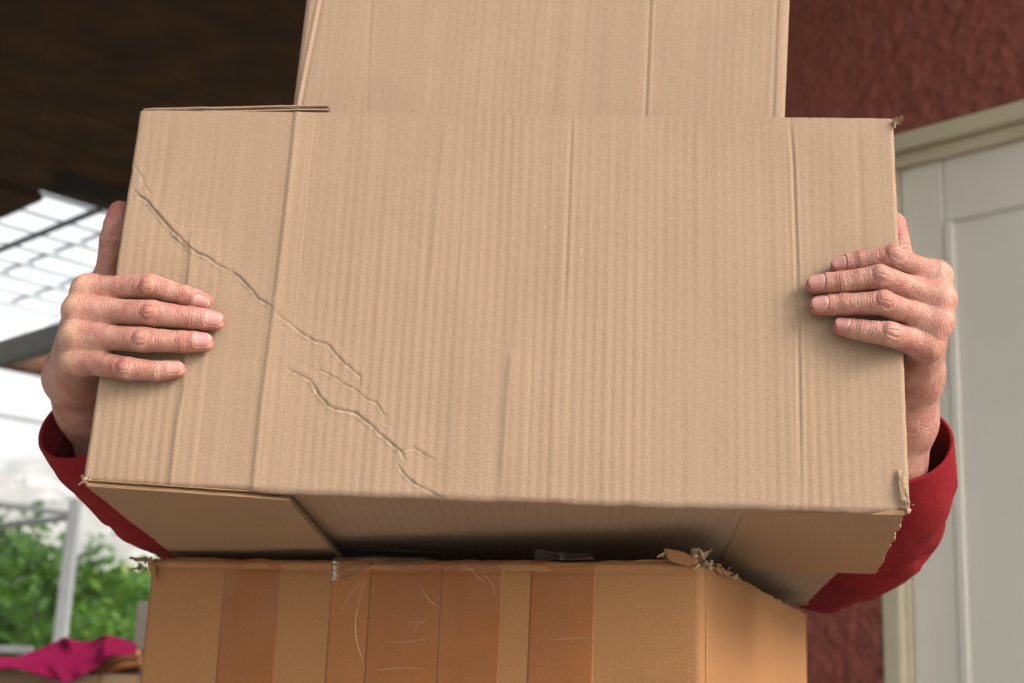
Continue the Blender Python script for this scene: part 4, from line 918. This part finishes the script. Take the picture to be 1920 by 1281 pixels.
# ---- post and rails
pp = at_y(140, 965, 6.2); zp = pp[2]
po = thing('metal_post', 'pale metal post with rails standing in front of the green bushes', 'post', (pp[0], pp[1], 0))
beam('post_tube', (pp[0], pp[1], 0), (pp[0], pp[1], zp + .07), .052, .052, WMET, po, .008)
for i, (x, y, ex_, ey) in enumerate(((0, 941, 137, 964), (0, 987, 137, 966))):
    dirv = Ud if i == 0 else -Wd
    e = np.array([pp[0], pp[1], zp]); L = 3.0 if i == 0 else 2.2
    s_ = e - Ud * 2.6 if i == 0 else e + Wd * 2.4
    d0 = plane_pt(x, y, e, unit(np.cross(dirv, Zu)))
    beam('rail', e - Zu * (.0 if i == 0 else .012) - (e - s_) * .008, s_, .022, .024, GMET, po, .003)
q0 = at_y(0, 778, 6.6); q1_ = plane_pt(72, 797, q0, unit(np.cross(Ud, Zu)))
tag(beam('wire_rail', q0 - Ud * 1.5, UW(4.5, float(q0 @ Wd), q0[2]), .022, .022, GMET), 'thin grey rail crossing the pale sky left of the sleeve', 'rail')
# ---- things at the lower left
def crate(lbl, x0, x1, yt, Y, dep, zbot, mat, rot=0, gap=None):
    a = at_y(x0, yt, Y); b_ = at_y(x1, yt, Y); b_[2] = a[2]; h = a[2] - zbot; t_ = thing('cardboard_box', lbl, 'cardboard box', ((a[0] + b_[0]) / 2, Y, zbot))
    e1 = np.array([b_[0] - a[0], 0, 0]); e2 = np.array([rot, dep, 0]); dn = np.array([0, 0, -h])
    cs = [a, a + e1, a + e1 + e2, a + e2]; ns = [(0, -1, 0), (1, 0, 0), (0, 1, 0), (-1, 0, 0)]
    for i in range(4): panel(('front_panel', 'side_panel', 'back_panel', 'side_panel')[i], (cs[i] + dn, cs[(i + 1) % 4] + dn, cs[(i + 1) % 4], cs[i]), np.array(ns[i], float), .004, 12, 12, mat, t_, lambda a_, b2, P: .003 * fbm(P * 7, 2, 3), pco=(50, 0))
    panel('top_flap', (cs[0] - Zu * .004, cs[1] - Zu * .004, cs[2] - Zu * .004, cs[3] - Zu * .004), Zu, .004, 12, 12, mat, t_, pco=(55, 0)); return t_, cs, a[2]
t1, cs1, zc1 = crate('old carton at lower left with the pink cloth thrown over it', -170, 182, 1252, 2.55, .45, .62, KS)
crate('darker carton under the one with the pink cloth at lower left', -150, 178, 1262 + 0, 2.56, .46, 0, KS)[0]
# keep the second carton below the first
low = [o for o in COL.objects if o.get('label', '').startswith('darker carton')][0]
for ch in low.children: pass
low.scale = (1, 1, .615 / float(low.get('_h', zc1 - .02)))
t2, cs2, zc2 = crate('carton holding brown folded things beside the pink cloth', 186, 262, 1263, 2.62, .40, 0, KS)
# pink cloth: folded heap
xs = np.linspace(-60, 258, 110); topl = np.interp(xs, [-60, 0, 40, 75, 100, 130, 150, 175, 205, 235, 258], [1215, 1232, 1236, 1222, 1208, 1196, 1203, 1200, 1194, 1200, 1206])
botl = np.interp(xs, [-60, 0, 40, 75, 100, 125, 150, 175, 195, 215, 258], [1252, 1252, 1252, 1262, 1272, 1277, 1272, 1256, 1240, 1228, 1224])
def cloth():
    nv = 46; V = []
    for j in range(nv):
        s = j / (nv - 1)
        for i, x in enumerate(xs):
            if s < .62: f = s / .62; y = botl[i] + (topl[i] - botl[i]) * f; Y = 2.52 + .075 * math.sin(f * math.pi / 2) ** 2 * 1.4
            else:
                f = (s - .62) / .38; y = topl[i] + 4 * f * f * 3; Y = 2.625 + .20 * f
            V.append(at_y(x, y, Y))
    V = np.array(V); q = np.stack([V[:, 0] * 16, V[:, 1] * 10, V[:, 2] * 16], 1)
    r = fbm(q, 4, 130); rid = 1 - np.abs(fbm(np.stack([V[:, 0] * 11 + V[:, 2] * 9, V[:, 2] * 4, V[:, 1] * 5], 1), 3, 131)) * 2.4
    V[:, 1] -= .03 * r + .035 * rid; V[:, 2] += .006 * r
    K = len(xs); F = np.array([(j * K + i, j * K + i + 1, (j + 1) * K + i + 1, (j + 1) * K + i) for j in range(nv - 1) for i in range(K - 1)])
    o = mesh_obj('pink_cloth', V, F, PINK, None, base=V.mean(0)); tag(o, 'crumpled bright pink cloth lying over the cartons at lower left', 'cloth'); s = o.modifiers.new('s', 'SOLIDIFY'); s.thickness = .004; return o
cloth()
WICK = simple('brown_leather', (.20, .075, .022), .5, 25, .4, .4, 80)
bag = thing('leather_bag', 'brown folded leather bag tucked behind the pink cloth', 'bag', at_y(222, 1250, 2.72))
for i, (x0, y0, xm, ym, x1, y1, r_) in enumerate(((176, 1262, 215, 1232, 262, 1226, .010), (186, 1268, 222, 1244, 262, 1238, .014), (176, 1250, 205, 1232, 250, 1222, .007))):
    V, F = tube_vf(spline([at_y(x0, y0, 2.70 + .02 * i), at_y(xm, ym, 2.68 + .02 * i), at_y(x1, y1, 2.70 + .02 * i)], 20), r_, 10); mesh_obj('fold', V, F, WICK, bag)
V, F = tube_vf(spline([at_y(180, 1275, 2.76), at_y(225, 1258, 2.76), at_y(275, 1252, 2.76)], 12), .035, 12); mesh_obj('bag_body', V, F, simple('dark_leather', (.05, .02, .01), .5), bag)
a = at_y(259, 1128, 2.9); bq = at_y(330, 1128, 2.9)
tag(mesh_obj('board', *hexa([(a[0], 2.9, 0), (bq[0], 2.9, 0), (bq[0], 2.93, 0), (a[0], 2.93, 0), (a[0], 2.9, a[2]), (bq[0], 2.9, a[2]), (bq[0], 2.93, a[2]), (a[0], 2.93, a[2])]), BOARD, None, smooth=False), 'grey brown wooden board standing upright behind the taped box', 'board')
tag(beam('rail', at_y(-60, 1215, 3.4), at_y(62, 1219, 3.4), .018, .018, GMET), 'grey rail just above the pink cloth at the left edge', 'rail')
# ---- greenery
def leafmat(name, c1, c2, c3):
    m, t, b = M(name); g = G(t); i = g.n('ShaderNodeObjectInfo'); r = g.attr('lr', 'Fac')
    col = g.mix(g.ramp(r, [(.0, 0), (.5, 1)]), c1, c2); col = g.mix(g.ramp(r, [(.86, 0), (.92, 1)]), col, c3)
    g.l(col, b.inputs['Base Color']); b.inputs['Roughness'].default_value = .5
    tr = g.n('ShaderNodeBsdfTranslucent'); g.l(g.mix(1.0, col, (1.0, 1.0, .5), 'MULTIPLY'), tr.inputs['Color'])
    ms = g.n('ShaderNodeMixShader'); ms.inputs[0].default_value = .45; g.l(b.outputs[0], ms.inputs[1]); g.l(tr.outputs[0], ms.inputs[2])
    out = [n for n in t.nodes if n.type == 'OUTPUT_MATERIAL'][0]; g.l(ms.outputs[0], out.inputs[0]); return m
LG = [leafmat('leaf_mid', (.05, .12, .022), (.10, .22, .035), (.30, .30, .06)), leafmat('leaf_bright', (.08, .19, .03), (.16, .33, .05), (.42, .34, .12)), leafmat('leaf_dark', (.03, .08, .03), (.06, .14, .04), (.25, .20, .10))]
BARK = simple('bark', (.09, .06, .04), .9, 20, .3, .5, 60)
def bush(lbl, cx_, cy_, r, h, nl, mat, ls, seed, z0=0, zc=.35):
    rg = np.random.default_rng(seed); t_ = thing('bush', lbl, 'bush', (cx_, cy_, z0), 'leafy bushes beyond the terrace')
    nc = 46; cc = rg.normal(size=(nc, 3)); cc /= np.linalg.norm(cc, axis=1)[:, None]; cc *= rg.random((nc, 1)) ** .4
    cen = np.array([cx_, cy_, z0 + h * (zc + (1 - zc) / 2)]); rad = np.array([r, r, h * (1 - zc) / 2]); cc = cen + cc * rad * .92
    k = rg.integers(0, nc, nl); p = cc[k] + rg.normal(size=(nl, 3)) * rad * .17
    n = rg.normal(size=(nl, 3)) + [0, 0, .9]; n /= np.linalg.norm(n, axis=1)[:, None]; a = np.cross(n, rg.normal(size=(nl, 3))); a /= np.linalg.norm(a, axis=1)[:, None]; b_ = np.cross(n, a)
    s = ls * (.6 + .8 * rg.random((nl, 1)))
    V = np.stack([p - a * s, p + b_ * s * .5 + n * s * .1, p + a * s - n * s * .25, p - b_ * s * .5 + n * s * .1], 1).reshape(-1, 3)
    F = np.arange(nl * 4).reshape(-1, 4); lr = np.repeat(np.clip(rg.random(nl) * .6 + .4 * rg.random(nc)[k], 0, 1), 4)
    mesh_obj('foliage', V, F, mat, t_, attrs={'lr': lr}, smooth=False)
    parts = []
    for i in range(7):
        e = cc[rg.integers(0, nc)]; b0_ = np.array([cx_, cy_, z0]) + rg.normal(size=3) * [r * .12, r * .12, 0]; parts.append(tube_vf(spline([b0_, b0_ + (e - b0_) * [.3, .3, .55], e], 10), np.linspace(.028, .006, 10), 6))
    V, F = merge(parts); mesh_obj('stem', V, F, BARK, t_)
GB = ['leafy green bush behind the pale post at lower left', 'tall airy bush at the far left edge behind the rails', 'bright green bush between the post and the taped box', 'dark green low bush under the bright one beside the post', 'pale green bush rising behind the sleeve and the post', 'dense bush low at the left edge over the pink cloth']
def bxy(x, Y): q = at_y(x, 1100, Y); return q[0], Y
for i, (x, Y, r, h, nl, mi, ls) in enumerate(((95, 8.6, .55, 1.85, 3200, 0, .046), (-20, 9.6, .62, 2.12, 3400, 2, .046), (240, 9.0, .58, 1.80, 3400, 1, .048), (185, 7.8, .50, 1.38, 3000, 1, .042), (330, 11.5, .8, 2.1, 3000, 1, .055), (20, 7.6, .55, 1.45, 3000, 0, .044))):
    bx_, by_ = bxy(x, Y); bush(GB[i], bx_, by_, r, h, nl, LG[mi], ls, 300 + i)
# distant slope with mottled houses and woods
xx, yy = np.meshgrid(np.linspace(-420, 420, 160), np.linspace(110, 620, 90), indexing='xy'); xx = xx.ravel(); yy = yy.ravel()
hz_ = -1 + np.clip((yy - 120) / 400, 0, 1) ** 1.2 * 80 * (1 + .22 * fbm(np.stack([xx / 130, yy / 130, 0 * xx], 1), 4, 200)) * np.clip((620 - yy) / 80, 0, 1)
i, j = np.meshgrid(np.arange(159), np.arange(89), indexing='xy'); k = (j * 160 + i).ravel(); F = np.stack([k, k + 1, k + 161, k + 160], 1)
m, t, b = M('far_slope'); g = G(t); o_ = g.obj(); v1 = g.noise(o_, .045, 6, .7)
col = g.mix(g.ramp(v1, [(.42, 0), (.56, 1)]), (.05, .08, .035), (.22, .19, .13)); cells = g.vor(o_, .16, out='Color'); col = g.mix(g.ramp(cells, [(.66, 0), (.70, 1)]), col, (.55, .50, .44)); g.l(col, b.inputs['Base Color']); b.inputs['Roughness'].default_value = 1
st('hills', np.stack([xx, yy, hz_], 1), F, m)
hv_ = M('haze_air'); hm_, ht, hb_ = hv_; ht.nodes.clear(); ho = ht.nodes.new('ShaderNodeOutputMaterial'); hp = ht.nodes.new('ShaderNodeVolumePrincipled')
hp.inputs['Density'].default_value = .0022; hp.inputs['Color'].default_value = (.93, .96, 1, 1); ht.links.new(hp.outputs[0], ho.inputs['Volume'])
hzo = mesh_obj('haze', *hexa([(-700, -60, -2.5), (700, -60, -2.5), (700, 700, -2.5), (-700, 700, -2.5), (-700, -60, 130), (700, -60, 130), (700, 700, 130), (-700, 700, 130)]), hm_, None, smooth=False); hzo['kind'] = 'stuff'
# ------------------------------------------------------------------ the person behind the boxes
PB = np.array([-.01, 1.62, 0.0])
person = thing('person', 'person in a red fleece top holding the stack of cardboard boxes with both hands', 'person', PB)
EL = at_y(385, 985, 1.32); ER = at_y(1565, 1048, 1.42)
SHL = np.array([-.19, 1.53, 1.37]); SHR = np.array([.18, 1.53, 1.37])
cx = -.005
LEG = [((cx + s * .09, 1.60, .88), (cx + s * .11, 1.57, .48), .085, .055) for s in (-1, 1)] + [((cx + s * .11, 1.57, .48), (cx + s * .12, 1.62, .09), .055, .038) for s in (-1, 1)]
def A(*q): return np.array(q, float)
torso = [(A(cx, 1.58, .92), A(cx, 1.57, 1.10), .13, .12), (A(cx - .05, 1.57, 1.10), A(cx - .07, 1.55, 1.30), .10, .11), (A(cx + .05, 1.57, 1.10), A(cx + .07, 1.55, 1.30), .10, .11),
         (A(cx - .12, 1.55, 1.36), A(cx + .12, 1.55, 1.36), .065, .065)]
arms_ = [(SHL, EL, .048, .032), (SHR, ER, .048, .032)]
aL = left[8]; aR = right[8]
fore = [(EL, aL[-1][0], .031, .023), (ER, aR[-1][0], .031, .023)]
HC = A(cx, 1.50, 1.60)
def head_sdf(X):
    q = (X - HC - A(0, .01, .025)) / A(.076, .096, .098); d = (np.linalg.norm(q, axis=1) - 1) * .08
    q = (X - HC - A(0, -.02, -.055)) / A(.058, .070, .062); d = smin(d, (np.linalg.norm(q, axis=1) - 1) * .058, .03)
    d = smin(d, seg_d(X, HC + A(0, -.088, .01), HC + A(0, -.108, -.022), .007, .012), .012)      # nose
    for s in (-1, 1):
        d = smin(d, seg_d(X, HC + A(s * .018, -.092, .022), HC + A(s * .045, -.080, .024), .008, .007), .01)   # brow
        d = -smin(-d, np.linalg.norm(X - HC - A(s * .031, -.098, .004), axis=1) - .012, .008)     # eye socket
        d = np.minimum(d, np.linalg.norm(X - HC - A(s * .031, -.080, .004), axis=1) - .0125)      # eyeball
        d = smin(d, np.linalg.norm((X - HC - A(s * .078, .012, -.005)) / A(.35, .7, 1.1), axis=1) * .6 - .018, .006)  # ear
    d = smin(d, seg_d(X, HC + A(-.020, -.084, -.052), HC + A(.020, -.084, -.052), .006, .006), .006)
    d = -smin(-d, seg_d(X, HC + A(-.022, -.096, -.047), HC + A(.022, -.096, -.047), .003, .003), .004)
    return d
def body_sdf(X):
    d = head_sdf(X); d = smin(d, seg_d(X, HC + A(0, .02, -.05), A(cx, 1.55, 1.40), .050, .058), .03)
    for a, b_, ra, rb in torso: d = smin(d, seg_d(X, a, b_, ra, rb), .04)
    for a, b_, ra, rb in LEG: d = smin(d, seg_d(X, A(*a), A(*b_), ra, rb), .03)
    for s in (-1, 1): d = smin(d, seg_d(X, A(cx + s * .12, 1.62, .05), A(cx + s * .14, 1.46, .03), .035, .028), .02)
    for a, b_, ra, rb in arms_ + fore: d = smin(d, seg_d(X, a, b_, ra, rb), .02)
    return d
BVv, BF = nets(body_sdf, (-.45, 1.10, -.02), (.45, 1.80, 1.76), .0065, 4)
def joinskin():
    Vs = [left[0], right[0], BVv]; Fs = [left[1], right[1] + len(left[0]), BF + len(left[0]) + len(right[0])]
    z = np.zeros(len(BVv))
    at = {k: np.concatenate([left[i], right[i], z]) for k, i in (('red', 3), ('pale', 4), ('groove', 5))}
    fc = np.concatenate([left[2], right[2] + [0, 0, 1], BVv * .6])
    o = mesh_obj('body', np.concatenate(Vs), np.concatenate(Fs), SKIN, person, attrs=at)
    a = o.data.attributes.new('fc', 'FLOAT_VECTOR', 'POINT'); a.data.foreach_set('vector', fc.astype(np.float32).ravel())
    for H in (left, right):
        for V, F, pc, lu in H[6]: mesh_obj('nail', V, F, NAIL, person, attrs={'lu': lu}, pc=pc)
    return o
joinskin()
# sleeves: loose fleece tubes, open at the cuff
def sleeve(st, seed, cuff_tilt=None):
    """st: (centre, radius) from the cuff to the upper arm"""
    P = np.array([c for c, _ in st]); r = np.array([q for _, q in st]); n = 200; Pc = spline(P, n); rr = spline(np.stack([r, r, r], 1), n)[:, 0]
    T = np.gradient(Pc, axis=0); T /= np.linalg.norm(T, axis=1)[:, None]; K = 96
    t0 = T[0] if cuff_tilt is None else unit(cuff_tilt)
    s = unit(np.cross(T[0], [0, 1, .2])); rings = []
    cum = np.concatenate([[0], np.cumsum(np.linalg.norm(np.diff(Pc, axis=0), axis=1))])
    a = np.arange(K) / K * 2 * np.pi
    for i in range(n):
        w = np.clip(1 - cum[i] / .07, 0, 1); tt = unit(T[i] * (1 - w) + t0 * w)
        s = unit(s - tt * (s @ tt)); u = np.cross(tt, s); C = np.cos(a)[:, None] * s + np.sin(a)[:, None] * u
        q = Pc[i] + C * rr[i]
        nz = fbm(np.stack([np.cos(a) * 1.2 + seed, np.sin(a) * 1.2, np.full(K, cum[i] * 22)], 1), 3, seed) + .5 * fbm(np.stack([np.cos(a) * 2.5, np.sin(a) * 2.5 + cum[i] * 9, np.full(K, cum[i] * 30)], 1), 2, seed + 5)
        amp = .0055 * np.clip(cum[i] / .05, .10, 1)
        fold = .0014 * np.sin(cum[i] * 150 + 2.2 * np.cos(a - 1) + 3 * nz) * np.clip((cum[i] - .05) / .08, 0, 1)
        hem = -.0009 * math.exp(-((cum[i] - .021) / .0016) ** 2) - .0005 * math.exp(-((cum[i] - .025) / .0012) ** 2)
        rings.append(q + C * (nz * amp + fold + hem)[:, None])
    out = np.array(rings); cen = out.mean(1, keepdims=True); dirn = out - cen; dirn /= np.linalg.norm(dirn, axis=2, keepdims=True)
    th = .0032; inner = out - dirn * th; lip0 = out[0] - dirn[0] * th * .2 - (T[0] * .0012); lip1 = out[0] - dirn[0] * th * .8 - (T[0] * .0012)
    seq = [inner[i] for i in range(n - 1, -1, -1)] + [lip1, lip0] + [out[i] for i in range(n)]
    V = np.concatenate(seq); m = len(seq)
    F = np.array([(i * K + j, (i + 1) * K + j, (i + 1) * K + (j + 1) % K, i * K + (j + 1) % K) for i in range(m - 1) for j in range(K)])
    return V, F
SL = sleeve([(at_y(160, 792, 1.055), .038), (at_y(207, 858, 1.09), .040), (at_y(272, 912, 1.15), .040), (at_y(342, 962, 1.23), .042), (EL + A(.01, .03, .012), .046), ((EL + SHL) / 2, .066), (SHL, .075)], 3)
SR = sleeve([(at_y(1676, 830, 1.07), .0440), (at_y(1680, 892, 1.10), .044), (at_y(1668, 950, 1.17), .046), (at_y(1634, 1006, 1.28), .048), (at_y(1562, 1052, 1.42), .045), (at_y(1512, 1058, 1.48), .044), ((ER + SHR) / 2, .066), (SHR, .075)], 8)
def sw_sdf(X):
    d = seg_d(X, A(cx, 1.585, .93), A(cx, 1.57, 1.10), .150, .140)
    for a, b_, ra, rb in torso[1:]: d = smin(d, seg_d(X, a, b_, ra + .016, rb + .016), .05)
    for a, b_ in ((SHL, EL), (SHR, ER)): d = smin(d, seg_d(X, a, a + (b_ - a) * .6, .072, .058), .04)
    d = np.maximum(d, .80 - X[:, 2])
    nk = seg_d(X, A(cx, 1.53, 1.34), A(cx, 1.52, 1.52), .056, .075)
    return -smin(-d, nk, .008) + .006 * fbm(X * 14, 3, 4)
SWV, SWF = nets(sw_sdf, (-.36, 1.25, .74), (.36, 1.80, 1.50), .006, 4)
Vs = np.concatenate([SL[0], SR[0], SWV]); Fs = np.concatenate([SL[1], SR[1] + len(SL[0]), SWF + len(SL[0]) + len(SR[0])])
mesh_obj('fleece_top', Vs, Fs, FLEECE, person)
def tr_sdf(X):
    d = seg_d(X, A(cx - .03, 1.59, .90), A(cx + .03, 1.59, .90), .138, .138)
    for a, b_, ra, rb in LEG: d = smin(d, seg_d(X, A(*a), A(*b_), ra + .016, rb + .022), .03)
    return np.maximum(np.maximum(d, X[:, 2] - .96), .06 - X[:, 2]) + .005 * fbm(X * 16, 3, 9)
V, F = nets(tr_sdf, (-.30, 1.40, .02), (.30, 1.80, 1.02), .007, 4); mesh_obj('trousers', V, F, DENIM, person)
def hair_sdf(X):
    q = (X - HC - A(0, .018, .035)) / A(.086, .104, .102); d = (np.linalg.norm(q, axis=1) - 1) * .09
    cut = (X[:, 2] - HC[2] - .045) + (X[:, 1] - HC[1] - .01) * .9
    return np.maximum(d, -cut) + .004 * fbm(X * 60, 3, 2)
V, F = nets(hair_sdf, HC - A(.12, .14, .16), HC + A(.12, .16, .17), .004, 4); mesh_obj('hair', V, F, HAIRM, person)
for s in (-1, 1):
    def sh(X): return np.maximum(smin(seg_d(X, A(cx + s * .12, 1.64, .05), A(cx + s * .14, 1.44, .038), .046, .038), seg_d(X, A(cx + s * .12, 1.63, .05), A(cx + s * .12, 1.62, .12), .046, .050), .02), .004 - X[:, 2])
    V, F = nets(sh, (cx + s * .13 - .1, 1.35, -.01), (cx + s * .13 + .1, 1.75, .20), .006, 4); mesh_obj('shoe', V, F, LEATH, person)
# fine hairs at the two wrists
hv = []; hn = 0
for H, sg in ((left, -1), (right, 1)):
    c = H[8][0][0]; d = np.linalg.norm(H[0] - c, axis=1); out = (H[9] @ (BX * sg)) > .35
    idx = np.nonzero((d < .045) & out)[0]; pick = RNG.choice(idx, 130 if len(idx) else 0)
    for k in pick:
        p = H[0][k]; nn = H[9][k]; dr = unit(nn * .7 - BZ * (.5 + .6 * RNG.random()) + RNG.normal(size=3) * .35); L = .004 + .006 * RNG.random()
        pts = [p - nn * .0003, p + dr * L * .5, p + unit(dr * .8 - BZ * .5) * L]; hv.append(tube_vf(pts, [.00004, .00004, .00001], 3))
V, F = merge(hv); o = mesh_obj('wrist_hair', V, F, HAIRM, person); o['kind'] = 'stuff'
